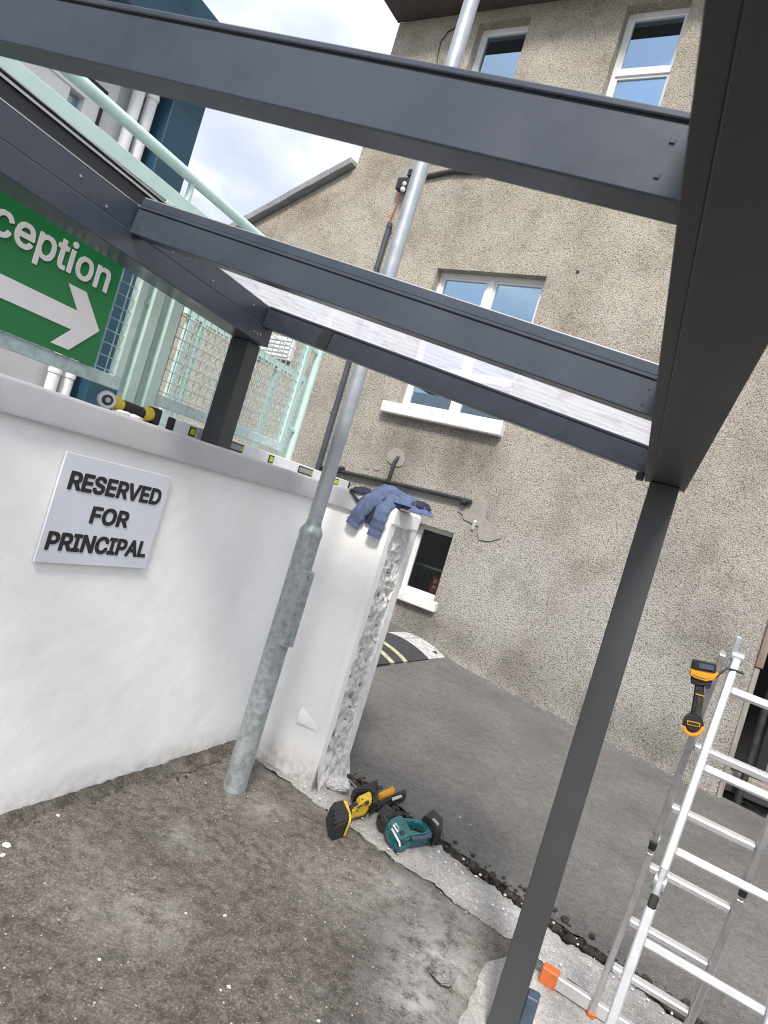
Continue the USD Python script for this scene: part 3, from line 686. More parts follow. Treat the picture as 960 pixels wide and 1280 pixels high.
# ---------------------------------------------------------------- rough rendered house
w1t, w1z = (-3.28, -2.52), (6.45, 8.23)
w2t, w2z = (-1.27, -.52), (6.42, 8.20)
w3t, w3z = (-2.79, -1.26), (2.91, 4.79)
w4t, w4z = (-2.01, -1.455), (.63, 1.50)
house = thing('house', 'tall rough rendered cream grey house with white framed windows', 'house', tuple(FP(0, 0, -2)))
shape = Polygon([(-9.5, -1.2), (6.5, -1.2), (6.5, 8.40), (-4.64, 8.40), (-4.64, 6.19), (-9.5, 6.19 - .536 * 4.86)])
for t, z in ((w1t, w1z), (w2t, w2z), (w3t, w3z), (w4t, w4z), ((1.985, 3.25), (-.9, 2.25))):
    shape = shape.difference(sbox(t[0], z[0], t[1], z[1]))
MF = frame(F0 - NF * .35, EF, Z3, NF)
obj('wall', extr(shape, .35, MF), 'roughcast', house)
gw = [bx(FP(1, 3.6, -7.9), (EF, NF, Z3), (5.6, .15, 4.8)), bx(FP(-4.49, 3.6, -4.05), (EF, NF, Z3), (.15, 3.69, 4.8)), bx(FP(6.35, 3.6, -4.05), (EF, NF, Z3), (.15, 3.69, 4.8))]
obj('side_walls', gw, 'roughcast', house)
obj('ceiling', bx(FP(1, 8.3, -4.1), (EF, NF, Z3), (5.45, 3.6, .03)), 'dark_room', house)
# low lumpy foot where the render meets the road
def foot(T, S):
    base = ground_z(*(F0[:2, None, None] + EF[:2, None, None] * T))
    h = .10 + .10 * meshkit.fbm(np.stack([T * 3, T * 0, T * 0], -1), 4, 61)
    d = .015 + .06 * meshkit.fbm(np.stack([T * 5, T * 0 + 3, T * 0], -1), 4, 62)
    n = .022 * (meshkit.fbm(np.stack([T * 22, S * 5, T * 0], -1), 4, 63) - .5)
    off = d * (1 - S) ** 2 + n * (1 - S) + .002
    return F0 + EF * T[..., None] + NF * off[..., None] + Z3 * (base - .05 + (h + .05) * S)[..., None]
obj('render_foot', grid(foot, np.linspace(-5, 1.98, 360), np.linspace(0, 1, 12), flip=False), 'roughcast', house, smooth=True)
def window(t, z, depth, frame_w, mull=(), trans=(), matf='white_plastic', blind=None, sash=.03, room='dark_room', glass='window_glass'):
    tc, zc, ht, hz = (t[0] + t[1]) / 2, (z[0] + z[1]) / 2, (t[1] - t[0]) / 2, (z[1] - z[0]) / 2
    ring = sbox(t[0] - .003, z[0] - .003, t[1] + .003, z[1] + .003).difference(sbox(t[0] + frame_w, z[0] + frame_w, t[1] - frame_w, z[1] - frame_w))
    w = obj('window', extr(ring, .07, frame(F0 - NF * (depth + .07), EF, Z3, NF)), matf, house)
    xs = [t[0] + frame_w] + [m for m in mull] + [t[1] - frame_w]
    zs = [z[0] + frame_w] + [m for m in trans] + [z[1] - frame_w]
    for m in mull:
        obj('mullion', bx(FP(m, zc, -depth - .032), (EF, NF, Z3), (.045, .034, hz - frame_w - .001), .004), matf, w)
    for m in trans:
        for a, b in zip(xs[:-1], xs[1:]):
            obj('transom', bx(FP((a + b) / 2, m, -depth - .030), (EF, NF, Z3), ((b - a) / 2 - .046 * bool(mull), .036, .038), .004), matf, w)
    for i, (a, b) in enumerate(zip(xs[:-1], xs[1:])):
        for j, (c, d) in enumerate(zip(zs[:-1], zs[1:])):
            a2, b2 = a + (.046 if i else 0), b - (.046 if i < len(xs) - 2 else 0)
            c2, d2 = c + (.039 if j else 0), d - (.039 if j < len(zs) - 2 else 0)
            r = sbox(a2 + .001, c2 + .001, b2 - .001, d2 - .001).difference(sbox(a2 + sash, c2 + sash, b2 - sash, d2 - sash))
            s = obj('sash', extr(r, .045, frame(F0 - NF * (depth + .06), EF, Z3, NF)), matf, w)
            obj('pane', bx(FP((a2 + b2) / 2, (c2 + d2) / 2, -depth - .040), (EF, NF, Z3), ((b2 - a2) / 2 - sash + .004, .002, (d2 - c2) / 2 - sash + .004)), glass, w)
    if blind:
        zb = z[1] - frame_w - blind
        obj('blind', bx(FP(tc, (zb + z[1]) / 2, -depth - .075), (EF, NF, Z3), (ht - .01, .004, (z[1] - zb) / 2)), 'white_paint_sill', w)
    # a plain room behind the glass
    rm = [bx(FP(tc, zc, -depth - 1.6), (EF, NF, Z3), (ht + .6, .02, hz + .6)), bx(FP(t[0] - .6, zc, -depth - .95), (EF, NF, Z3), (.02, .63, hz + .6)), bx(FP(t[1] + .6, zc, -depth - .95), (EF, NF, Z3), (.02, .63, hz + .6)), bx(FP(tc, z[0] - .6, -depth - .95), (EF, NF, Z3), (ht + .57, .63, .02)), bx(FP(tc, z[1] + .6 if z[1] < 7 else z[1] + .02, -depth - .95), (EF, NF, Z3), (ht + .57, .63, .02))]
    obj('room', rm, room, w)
    return w
window(w1t, w1z, .14, .05, (), (7.44,), blind=.26)
window(w2t, w2z, .14, .05, (), (7.44,), blind=.26)
w3 = window(w3t, w3z, .13, .055, (-2.02,), (3.45,), room='room_wall')
obj('curtain', bx(FP(-2.35, 3.9, -.5), (EF, NF, Z3), (.16, .02, .8), .01), 'white_paint_sill', w3)
w4 = window(w4t, w4z, .13, .045, (), (), room='room_wall', sash=.015, glass='low_window_glass')
obj('shelf', bx(FP(-1.7, .98, -.62), (EF, NF, Z3), (.5, .14, .012)), 'light_cladding', w4)
obj('box', bx(FP(-1.61, .80, -.25), (EF, NF, Z3), (.055, .03, .11), .004), 'red_box', w4, label='red box standing inside the low window')
obj('box', bx(FP(-1.608, .85, -.218), (EF, NF, Z3), (.022, .002, .022)), 'white_plastic', w4)
obj('box', bx(FP(-1.608, .775, -.218), (EF, NF, Z3), (.022, .002, .016)), 'white_plastic', w4)
for (a, b, zt, zb, d, fw) in ((-2.95, -1.21, 2.912, 2.765, .11, .15), (-2.035, -1.385, .632, .51, .075, .10), (-3.36, -2.44, 6.452, 6.33, .10, .14), (-1.35, -.44, 6.422, 6.30, .10, .14)):
    m = bx(FP((a + b) / 2, (zt + zb) / 2, d / 2 - fw / 2), (EF, NF, Z3), ((b - a) / 2, (d + fw) / 2, (zt - zb) / 2), .012).subdivide().subdivide().subdivide()
    v = np.array(m.vertices); v += NF * (.008 * (meshkit.fbm(v * 12, 3, 5) - .5))[:, None]
    obj('sill', trimesh.Trimesh(v, m.faces, process=False), 'white_paint_sill', house, smooth=35)
# eaves, gutter, roof
eo = .42
obj('soffit', bx(FP(.93, 8.43, eo / 2), (EF, NF, Z3), (5.60, eo / 2, .028)), 'roof_dark', house)
obj('fascia', bx(FP(.93, 8.50, eo + .013), (EF, NF, Z3), (5.60, .012, .095)), 'roof_dark', house)
gt = []
th = np.linspace(math.pi, 2 * math.pi, 13)
prof = [(.065 * math.cos(a), .065 * math.sin(a)) for a in th] + [(.055 * math.cos(a), .055 * math.sin(a)) for a in th[::-1]]
gpoly = Polygon(prof)
obj('gutter', extr(gpoly, 11.2, frame(FP(-4.67, 8.56, eo + .093), -NF, Z3, EF)), 'gutter_dark', house, smooth=40)
roofp = Polygon([(-.10, 8.60), (-.10, 8.66), (4.2, 11.6), (8.5, 8.66), (8.5, 8.60)])
obj('roof', extr(roofp, 11.5, frame(FP(-4.75, 0, eo + .04), -NF, Z3, EF)), 'slate', house)
# verge of the low annexe roof
va = math.atan(.536); VX = EF * math.cos(va) + Z3 * math.sin(va); VZ = -EF * math.sin(va) + Z3 * math.cos(va)
vl = 4.86 / math.cos(va) / 2
obj('annexe_roof', bx(FP(-7.07, 6.19 - .536 * 2.43, -2.4) + VZ * .07, (VX, NF, VZ), (vl, 2.42, .055)), 'slate', house)
for k in range(14):
    obj('slate', bx(FP(-7.07, 6.19 - .536 * 2.43, .055) + VX * (vl - (k + .5) * vl / 7) + VZ * (.072 + .004 * (k % 3)), (VX, NF, VZ), (vl / 14 - .002, .06, .050 + .003 * (k % 2)), .006), 'slate', house)
# cement repairs, traced where they sit on the wall
def patch(px, ox, oy, s, depth, mat, seed):
    pts = [fpx(ox + x * s, oy + y * s) for x, y in px]
    p = Polygon(pts).buffer(.006).buffer(-.006)
    p = p.segmentize(.03)
    c = np.array(p.exterior.coords)[:-1]
    n = .03 * (meshkit.fbm(np.stack([c[:, 0] * 14, c[:, 1] * 14, c[:, 0] * 0], -1), 3, seed) - .5)
    p = Polygon(c + n[:, None]).buffer(0)
    obj('cement_patch', extr(p, depth + .01, frame(F0 - NF * .01, EF, Z3, NF)), mat, house)
patch([(320, 430), (345, 420), (375, 430), (378, 470), (365, 490), (345, 488), (325, 480), (310, 460)], 380, 420, 1 / 3, .012, 'cement_patch', 1)
patch([(635, 625), (665, 608), (690, 612), (690, 650), (680, 685), (700, 715), (745, 745), (740, 758), (700, 770), (655, 765), (650, 740), (655, 715), (600, 690), (595, 670), (580, 655), (590, 640)], 380, 420, 1 / 3, .014, 'cement_patch', 2)
patch([(226, 490), (238, 474), (252, 486), (246, 498), (232, 500)], 380, 420, 1 / 3, .008, 'cement_patch', 3)
patch([(258, 494), (272, 486), (288, 492), (284, 503), (264, 505)], 380, 420, 1 / 3, .008, 'cement_patch', 4)
patch([(225, 150), (300, 150), (340, 190), (300, 270), (260, 285), (215, 260), (195, 200)], 470, 190, 130 / 960, .008, 'cement_patch', 5)
obj('pipe_stub', tube([FP(*fpx(591, 661), .01), FP(*fpx(596, 652), .05)], .02, 10), 'white_plastic', house, smooth=40)
obj('hole', tube([FP(*fpx(722, 340), -.01), FP(*fpx(722, 340), .004)], .022, 10), 'black_plastic', house)
obj('vent', bx(FP(-5.12, 3.38, .03), (EF, NF, Z3), (.36, .045, .17), .01), 'white_plastic', house, label='white louvred vent box on the low part of the wall')
for k in range(5):
    obj('louvre', bx(FP(-5.12, 3.26 + .06 * k, .082), (EF, NF, U(0, 0, 1)), (.33, .008, .012)), 'light_cladding', house)
# doorway on the right: frame remains, dark passage behind
obj('door_jamb', bx(FP(2.02, 1.55, -.02), (EF, NF, Z3), (.033, .05, .44), .004), 'rusty_timber', house, label='rusty brown upper length of the door jamb')
obj('door_jamb', bx(FP(2.01, .38, -.03), (EF, NF, Z3), (.024, .045, .725), .006), 'old_timber', house, label='grey weathered lower length of the door jamb')
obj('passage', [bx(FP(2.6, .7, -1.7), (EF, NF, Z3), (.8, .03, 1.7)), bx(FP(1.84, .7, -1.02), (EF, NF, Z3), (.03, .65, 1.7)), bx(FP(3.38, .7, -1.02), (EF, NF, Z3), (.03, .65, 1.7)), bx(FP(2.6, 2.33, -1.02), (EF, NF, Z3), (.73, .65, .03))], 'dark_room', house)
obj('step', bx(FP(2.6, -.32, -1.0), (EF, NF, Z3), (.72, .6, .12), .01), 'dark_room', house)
for (t, z, hw, hh, d, mt) in ((2.42, .25, .16, .30, -.75, 'concrete_dark'), (2.30, -.02, .30, .03, -.45, 'old_timber'), (2.25, -.14, .22, .035, -.38, 'dark_room'), (2.28, .70, .05, .85, -.62, 'black_plastic')):
    obj('clutter', bx(FP(t, z, d), (EF, NF, Z3), (hw, .06, hh), .008), mt, house)
obj('drain_pipe', tube([FP(2.17, -.3, -.22), FP(2.17, 1.2, -.22), FP(2.19, 2.0, -.22)], .035, 14), 'pipe_black', house, smooth=40)

# pipes and cables on the house are fixed to it: parts of the house
dp = [FP(-3.71, 5.35, .06), FP(-3.70, 3.5, .06), FP(-3.68, 1.4, .06), FP(-3.68, -.2, .06)]
obj('downpipe', tube(dp, .037, 16), 'pipe_slate', house, smooth=40, label='black downpipe seen behind the lamp post')
for z in (5.30, 4.7, 3.9, 2.6):
    obj('pipe_clip', tube([FP(-3.705, z - .02, .06), FP(-3.705, z + .02, .06)], .043, 16), 'pipe_slate', house)
hp = [FP(-3.65, 1.84, .05), FP(-3.0, 1.87, .05), FP(-2.5, 1.89, .05), FP(-1.5, 1.92, .05), FP(-1.33, 1.92, .05)]
obj('waste_pipe', tube(hp, .028, 14), 'pipe_black', house, smooth=40, label='black waste pipe running level above the low window')
obj('waste_pipe', tube([FP(-2.54, 1.88, .055), FP(-2.53, 2.16, .055), FP(-2.52, 2.24, .01)], .024, 14), 'pipe_black', house, smooth=40)
for t in (-3.3, -2.54, -1.42):
    obj('pipe_clip', tube([FP(t - .03, 1.89, .05), FP(t + .03, 1.891, .05)], .036, 14), 'black_plastic', house)
lp = FP(*fpx(505, 231, .08), .08)
fl_ = thing('flood_light', 'small black security light on the house wall beside the lamp post', 'security light', tuple(lp - NF * .08))
obj('housing', bx(lp, (EF, NF, Z3), (.10, .05, .085), .012), 'black_plastic', fl_)
obj('sensor', blob(lp + NF * .06 + EF * .05 - Z3 * .02, (.03, .03, .03), 9, .05, 2), 'white_plastic', fl_, smooth=True)
obj('sensor', blob(lp + NF * .06 + EF * .05 - Z3 * .10, (.035, .035, .035), 9, .05, 2), 'white_plastic', fl_, smooth=True)
obj('bracket', bx(lp + Z3 * .17 + EF * .06 - NF * .03, (EF, NF, Z3), (.05, .05, .05), .008), 'black_plastic', fl_)
obj('cable', tube([lp - Z3 * .085 - EF * .02, lp - Z3 * .25 - EF * .05 - NF * .04, lp - Z3 * .45 - EF * .09 - NF * .05, lp - Z3 * .62 - EF * .06 - NF * .04], .009, 8), 'red_cable', fl_, smooth=True)
obj('conduit', tube([FP(*fpx(512, 222, .03), .03), FP(*fpx(536, 220, .03), .03), FP(*fpx(565, 214, .03), .03), FP(*fpx(610, 214, .03), .03)], .034, 12), 'gutter_dark', house, smooth=True)
cb = [FP(*fpx(x, y, .012), .012) for x, y in ((545, 88), (547, 70), (551, 52), (560, 40), (571, 33), (580, 30))]
obj('loose_cable', tube(cb, .007, 6), 'black_plastic', house, smooth=True)

# ---------------------------------------------------------------- clinic-like grey building on the left
OB = 2.1
bld = thing('grey_building', 'pale grey clad building with blue corner column and white downpipes', 'building', tuple(WP(0, OB + 1, 0)))
shape = sbox(-6, -.1, 1.70, 4.25).difference(sbox(-.25, 2.2, 1.02, 3.47)).difference(sbox(-2.6, 2.2, -.45, 3.47))
obj('wall', extr(shape, .2, frame(WP(0, OB + .2, 0), PD, Z3, PN)), 'grey_cladding', bld)
obj('side_wall', bx(WP(1.62, OB + 2.2, 2.07), (PD, PN, Z3), (.08, 1.98, 2.17)), 'grey_cladding', bld)
for k in range(9):
    obj('panel', bx(WP(-5.6 + .8 * k, OB - .006, 3.86), (PD, PN, Z3), (.392, .012, .37), .003), 'light_cladding', bld)
obj('panel', bx(WP(1.27, OB - .006, 2.84), (PD, PN, Z3), (.19, .012, .62), .003), 'light_cladding', bld)
for a, b in ((-.25, 1.02), (-2.6, -.45)):
    r = sbox(a - .06, 2.14, b + .06, 3.53).difference(sbox(a + .05, 2.25, b - .05, 3.42))
    w = obj('window', extr(r, .07, frame(WP(0, OB + .04, 0), PD, Z3, PN)), 'white_plastic', bld)
    obj('pane', bx(WP((a + b) / 2, OB + .03, 2.83), (PD, PN, Z3), ((b - a) / 2 - .04, .003, .60)), 'window_glass', w)
    obj('blind', bx(WP((a + b) / 2, OB + .10, 3.25), (PD, PN, Z3), ((b - a) / 2 - .03, .004, .2)), 'white_plastic', w)
    obj('room', bx(WP((a + b) / 2, OB + .8, 2.83), (PD, PN, Z3), ((b - a) / 2 + .3, .02, .9)), 'dark_room', w)
    obj('spandrel', bx(WP((a + b) / 2 - .05, OB - .012, 3.27), (PD, PN, Z3), ((b - a) / 2 - .10, .010, .15), .003), 'white_plastic', w)
    obj('trim', bx(WP((a + b) / 2, OB - .036, 3.54), (PD, PN, Z3), ((b - a) / 2 + .08, .008, .008)), 'black_plastic', w)
    obj('trim', bx(WP(b + .07, OB - .036, 2.84), (PD, PN, Z3), (.008, .008, .69)), 'black_plastic', w)
for x, y in ((172, 122), (190, 126)):
    t, z = wpx(x, y, OB - .08)
    obj('downpipe', tube([WP(t, OB - .08, .2), WP(t, OB - .08, 4.2)], .038, 16), 'white_plastic', bld, smooth=40)
    for zz in (1.75, 3.0, 3.7):
        obj('pipe_clip', tube([WP(t, OB - .08, zz), WP(t, OB - .08, zz + .03)], .044, 16), 'white_plastic', bld, smooth=40)
ta = wpx(191, 205, OB - .15)[0]; tb = wpx(234, 205, OB - .15)[0]; te = wpx(272, 150, OB - .24)[0]
obj('column', bx(WP((ta + tb) / 2, OB - .04, 2.0), (PD, PN, Z3), ((tb - ta) / 2, .13, 2.1), .006), 'blue_steel', bld, label='dark blue steel corner column')
obj('fascia', bx(WP((te - 6) / 2, OB + .1, 4.20), (PD, PN, Z3), ((te + 6) / 2, .34, .22), .01), 'blue_steel', bld, label='dark blue fascia board above the wall')
obj('fascia', bx(WP(-2.4, OB + .2, 4.60), (PD, PN, Z3), (3.6, .5, .17), .01), 'blue_steel', bld)
obj('roof', bx(WP(-2.4, OB + 2.3, 4.82), (PD, PN, Z3), (3.65, 2.45, .05)), 'slate', bld)
obj('raised_path', bx(WP(-1.2, 1.22, 1.16), (PD, -PN, Z3), (3.1, .82, .30)), 'concrete_dark', kind='structure', label='raised concrete path behind the mint railing', cat='path')

# ---------------------------------------------------------------- mint green railing on the wall
OF = .30
rl = thing('mint_railing', 'mint green metal railing with mesh panels behind the white wall', 'railing', tuple(WP(.4, OF, 1.57)))
RX = (PD, PN, Z3)
def bar(t0, t1, z0, z1, o, d, mat='mint_paint', name='rail', ch=.002):
    obj(name, bx(WP((t0 + t1) / 2, o, (z0 + z1) / 2), RX, (abs(t1 - t0) / 2, d / 2, abs(z1 - z0) / 2), ch), mat, rl)
TE = 1.59
bar(-3.0, 1.47, 2.455, 2.515, OF, .03, name='top_rail')
obj('handrail', tube([WP(-3.0, OF, 2.61), WP(0, OF, 2.61), WP(1.45, OF, 2.61), WP(1.54, OF, 2.605), WP(1.58, OF, 2.57), WP(TE, OF, 2.50), WP(TE, OF, 1.9), WP(TE, OF, 1.40)], .023, 18), 'mint_paint', rl, smooth=40)
for t in (-2.2, -1.25, wpx(237, 240, OF)[0], 1.40):
    obj('handrail_post', tube([WP(t, OF, 2.515), WP(t, OF, 2.60)], .014, 12), 'mint_paint', rl, smooth=40)
# first panel (carries the sign)
bar(-3.0, .205, 1.662, 1.712, OF, .04, 'mint_worn', 'bottom_rail')
bar(.165, .205, 1.712, 2.455, OF, .04, 'mint_paint', 'upright')
# posts
tpa, tpb, tpc, tpd = [wpx(x, 503, OF - .025)[0] for x in (154, 167.5, 180, 193)]
bar(tpa, tpb, 1.40, 2.455, OF, .05, 'mint_paint', 'post')
bar(tpc, tpd, 1.40, 2.455, OF, .05, 'mint_paint', 'post')
bar(tpb + .02, tpc + .06, 1.40, 2.44, OF + .09, .03, 'light_cladding', 'infill_plate')
bar(.205, tpa, 2.04, 2.06, OF, .02, 'mint_paint', 'tie')
# second panel
bar(tpd, 1.475, 1.662, 1.712, OF, .04, 'mint_worn', 'bottom_rail')
bar(1.435, 1.475, 1.712, 2.455, OF, .04, 'mint_paint', 'upright')
bar(1.475, 1.57, 1.80, 1.82, OF, .018, 'mint_paint', 'tie')
bar(1.475, 1.57, 2.28, 2.30, OF, .018, 'mint_paint', 'tie')
def weld(t0, t1, z0, z1, o, dt=.05, dz=.05, r=.0018):
    ms = []
    for t in np.arange(t0 + dt / 2, t1, dt):
        ms.append(bx(WP(t, o, (z0 + z1) / 2), RX, (r, r, (z1 - z0) / 2)))
    for z in np.arange(z0 + dz / 2, z1, dz):
        ms.append(bx(WP((t0 + t1) / 2, o - 2 * r, z), RX, ((t1 - t0) / 2, r, r)))
    return ms
obj('mesh_panel', weld(-3.0, .165, 1.70, 2.456, OF - .005), 'mesh_wire', rl, kind='stuff')
obj('mesh_panel', weld(tpd, 1.435, 1.70, 2.456, OF - .005), 'mesh_wire', rl, kind='stuff')
# the far railing across the path
OR = 1.55
rl2 = thing('far_railing', 'second mint green mesh railing on the far side of the raised path', 'railing', tuple(WP(1.6, OR, 1.46)))
def bar2(t0, t1, z0, z1, o, d, mat='mint_paint', name='rail'):
    obj(name, bx(WP((t0 + t1) / 2, o, (z0 + z1) / 2), RX, (abs(t1 - t0) / 2, d / 2, abs(z1 - z0) / 2), .002), mat, rl2)
tp = [wpx(232, 420, OR)[0], wpx(247, 425, OR)[0], wpx(345, 470, OR)[0]]
for t in tp + [3.4]:
    bar2(t - .022, t + .022, .9, 2.42, OR, .045, 'mint_paint', 'post')
bar2(1.75, 3.4, 2.42, 2.47, OR, .045, 'mint_paint', 'top_rail')
bar2(1.75, 3.4, 1.60, 1.65, OR - .002, .04, 'mint_worn', 'bottom_rail')
obj('mesh_panel', weld(1.75, 3.4, 1.62, 2.43, OR - .03), 'mesh_wire', rl2, kind='stuff')
obj('far_path', bx(WP(2.85, 1.2, .74), (PD, -PN, Z3), (.93, .75, .72)), 'concrete_dark', kind='structure', label='end of the raised path beyond the wall corner', cat='path')

# ---------------------------------------------------------------- green reception sign
OS = .262
rsn = thing('reception_sign', 'green Reception sign with white arrow fixed to the mint railing', 'sign', tuple(WP(-.6, OS, 1.7)))
rt1 = (wpx(152, 335, OS)[0] + wpx(120, 455, OS)[0]) / 2; rz0 = wpx(0, 412, OS)[1]
SZT = 2.20
obj('panel', bx(WP((rt1 - 1.25) / 2, OS + .003, (rz0 + SZT) / 2), RX, ((rt1 + 1.25) / 2, .003, (SZT - rz0) / 2), .001), 'sign_green', rsn)
bl = np.mean([wpx(131, 366, OS)[1], wpx(90, 342.5, OS)[1], wpx(9.4, 296.6, OS)[1]])
xh = wpx(131, 337, OS)[1] - wpx(131, 366, OS)[1]
m = meshkit.text_mesh('Reception', 1.0, .0012, True); v, f = arr(m)
m2 = meshkit.text_mesh('ception', 1.0, .0012, True); v2 = arr(m2)[0]
tr = wpx(134.5, 360, OS)[0]; tl = wpx(-12, 280, OS)[0]
capx = meshkit.text_mesh('x', 1.0, .001, True); hx_ = arr(capx)[0][:, 1].max()
sy = xh * 1.02 / hx_; sx = (tr - tl) / (v2[:, 0].max() - v2[:, 0].min())
P = W0 - PN * OS + PD * (tr + (v[:, 0] - v[:, 0].max()) * sx)[:, None] + Z3 * (bl + v[:, 1] * sy)[:, None] + PN * (v[:, 2] + .0006)[:, None]
obj('lettering', trimesh.Trimesh(P, f, process=False), 'sign_print_white', rsn)
ar = [(515, 845), (455, 660), (575, 720), (660, 980), (455, 1105), (335, 1055), (475, 970)]
arw = [wpx(x * .1875, 230 + y * .1875, OS) for x, y in ar]
za = wpx(0, 230 + 595 * .1875, OS)[1]; zb = wpx(0, 230 + 740 * .1875, OS)[1]
zt_, zb_ = arw[0][1], arw[6][1]
tip = (arw[3][0], (zt_ + zb_) / 2)
arr_poly = Polygon([(-.95, zt_), arw[0], arw[1], arw[2], arw[3], arw[4], arw[5], arw[6], (-.95, zb_)])
obj('arrow', extr(arr_poly, .0012, frame(W0 - PN * (OS - .0006), PD, Z3, PN)), 'sign_print_white', rsn)

# ---------------------------------------------------------------- spirit level on the coping
OL = .20
lv = thing('spirit_level', 'long white spirit level lying along the coping behind the corner post', 'spirit level', tuple(WP(1.3, OL, 1.567)))
la, lb = wpx(214, 533, OL)[0], wpx(433, 608, OL)[0]
obj('body', bx(WP((la + lb) / 2, OL, 1.598), RX, ((lb - la) / 2, .012, .030), .003), 'level_white', lv)
for t in (la - .008, lb + .008):
    obj('end_cap', bx(WP(t, OL, 1.597), RX, (.016, .014, .0315), .006), 'black_plastic', lv)
def vial(x, y, w, col, wide):
    t = wpx(x, y, OL - .013)[0]
    f_ = obj('vial_frame', bx(WP(t, OL - .013, 1.598), RX, (w, .002, .021), .001), 'black_plastic', lv)
    obj('vial', bx(WP(t, OL - .0155, 1.598), RX, (w - .008, .001, .014)), col, f_)
    if wide:
        obj('vial', bx(WP(t + w - .006, OL - .017, 1.598), RX, (.004, .001, .018)), 'vial_green', f_)
vial(240, 541, .022, 'vial_green', False); vial(295, 561, .058, 'vial_clear', True); vial(339, 573, .024, 'vial_green', False); vial(382, 589, .085, 'vial_clear', True); vial(419, 604, .035, 'vial_green', False)

# ---------------------------------------------------------------- angle grinder on the coping
gr = thing('angle_grinder', 'yellow and black angle grinder lying on the coping below the green sign', 'angle grinder', tuple(WP(.17, .13, 1.567)))
gp = lambda x, y, o=.13: WP(*[wpx(x, y, o)[0], o, wpx(x, y, o)[1]])
c0 = gp(133, 503); ax = U(*(PN * .85 - PD * .5))
c0[2] = max(c0[2], 1.567 + .036)
obj('disc', tube([c0 - ax * .004, c0 + ax * .004], .031, 28), 'aluminium', gr, smooth=30)
obj('disc_guard', tube([c0 - ax * .020, c0 - ax * .005], [.033, .035], 28), 'aluminium_dark', gr, smooth=30)
obj('flange', tube([c0 + ax * .004, c0 + ax * .012], .020, 20), 'black_rubber', gr, smooth=30)
obj('spindle_nut', tube([c0 + ax * .012, c0 + ax * .018], .010, 12), 'steel_bright', gr)
b0 = WP(wpx(142, 505, .15)[0], .15, 1.604); b1 = WP(wpx(157, 510, .15)[0], .15, 1.602); b2 = WP(wpx(178, 520, .15)[0], .15, 1.600)
obj('gear_head', skin([((c0 - ax * .02), .02), ][:0] + [((c0 - ax * .035, .026), (b0, .028)), ((b0, .026), (b0 + (b1 - b0) * .4, .026))], length=.01), 'yellow_tool', gr, smooth=True)
obj('grip', skin([((b0 + (b1 - b0) * .4, .024), (b2, .024))], length=.01), 'black_plastic', gr, smooth=True)
b3 = WP(wpx(184, 521, .15)[0], .15, 1.605)
obj('tail', skin([((b2 + (b3 - b2) * .3, .030), (b3, .030))], length=.01), 'yellow_tool', gr, smooth=True)
obj('battery', bx(b3 + PD * .03, RX, (.02, .03, .034), .006), 'black_plastic', gr)
rag = trimesh.util.concatenate([blob(WP(wpx(150, 515, .06)[0] + .02 * k, .05 + .008 * (k % 3), 1.571), (.025, .018, .010), 400 + k, .6, 2) for k in range(6)])
obj('mortar_scraps', rag, 'plaster_white', kind='stuff', label='white mortar scraps on the coping beside the angle grinder', cat='rubble', smooth=40)

# ---------------------------------------------------------------- blue fleece draped over the broken wall top
jp = lambda x, y, o=0.0: hit(x, y, C + NR * o, NR)           # on / in front of the return face
jk = thing('fleece_jacket', 'blue fleece jacket draped over the end of the white wall', 'jacket', tuple(C + DR * .3 + Z3 * 1.55))
TOP = 1.57
jt = lambda x, y, d, z: (lambda P: np.array([P[0], P[1], 0]) + PD * d + Z3 * z)(jp(x, y))
def cloth(chain, mat, seed, length=.010, amp=.012, flat=None, name='cloth', parent=None, sc=16.0):
    m = skin(chain, length=length, iters=6)
    v = np.array(m.vertices)
    n = np.array(m.vertex_normals)
    w = meshkit.fbm(v * np.array([sc, sc, sc * .45]) + seed, 4, seed) - .5
    rid = np.abs(meshkit.noise(v * np.array([22.0, 22.0, 7.0]) + seed * 3, seed + 5) - .5)
    v = v + n * (amp * 2 * w - amp * 1.2 * (rid < .07))[:, None]
    return obj(name, trimesh.Trimesh(v, m.faces, process=False), mat, jk, smooth=True)
def heap(c, ax_u, ax_v, ru, rv, h, seed, mat, name, fold=7.0, sharp=1.0):
    def fn(A, B):
        q = np.stack([A * fold + seed, B * fold * .55, A * 0], -1)
        wv = meshkit.fbm(q * .5, 3, seed) * 3
        ridg = 1 - 2 * np.abs(meshkit.noise(np.stack([A * fold + wv, B * fold * .5 + wv, A * 0 + seed], -1), seed) - .5)
        r = np.hypot(A, B); edge = 1 + .35 * (meshkit.noise(np.stack([np.arctan2(B, A) * 1.6, r * 0, r * 0 + seed], -1), seed + 2) - .5) * 2
        m = np.clip((edge - r) / .35, 0, 1) ** .6
        z = m * (h * (.45 + .55 * (1 - np.clip(r, 0, 1) ** 2)) + sharp * .022 * (ridg - .3))
        rr = np.minimum(1, edge / np.maximum(r, 1e-6))
        return c + (A * rr * ru)[..., None] * ax_u + (B * rr * rv)[..., None] * ax_v + z[..., None] * Z3
    return obj(name, grid(fn, np.linspace(-1.2, 1.2, 90), np.linspace(-1.2, 1.2, 90), flip=False), mat, jk, smooth=True)
heap(jt(487, 626, .10, 1.566), DR, PD, .19, .11, .050, 3, 'fleece_blue', 'body', 6.0, 1.2)
heap(jt(512, 634, .11, 1.545), DR, PD, .10, .10, .040, 6, 'fleece_blue', 'fold', 6.0, 1.3)
heap(jt(478, 622, .06, 1.575), DR, PD, .09, .06, .062, 8, 'fleece_blue', 'collar', 5.0, 1.2)
heap(jt(518, 630, .10, 1.580), DR, PD, .05, .05, .022, 12, 'fleece_dark', 'lining', 5.0, 1.0)
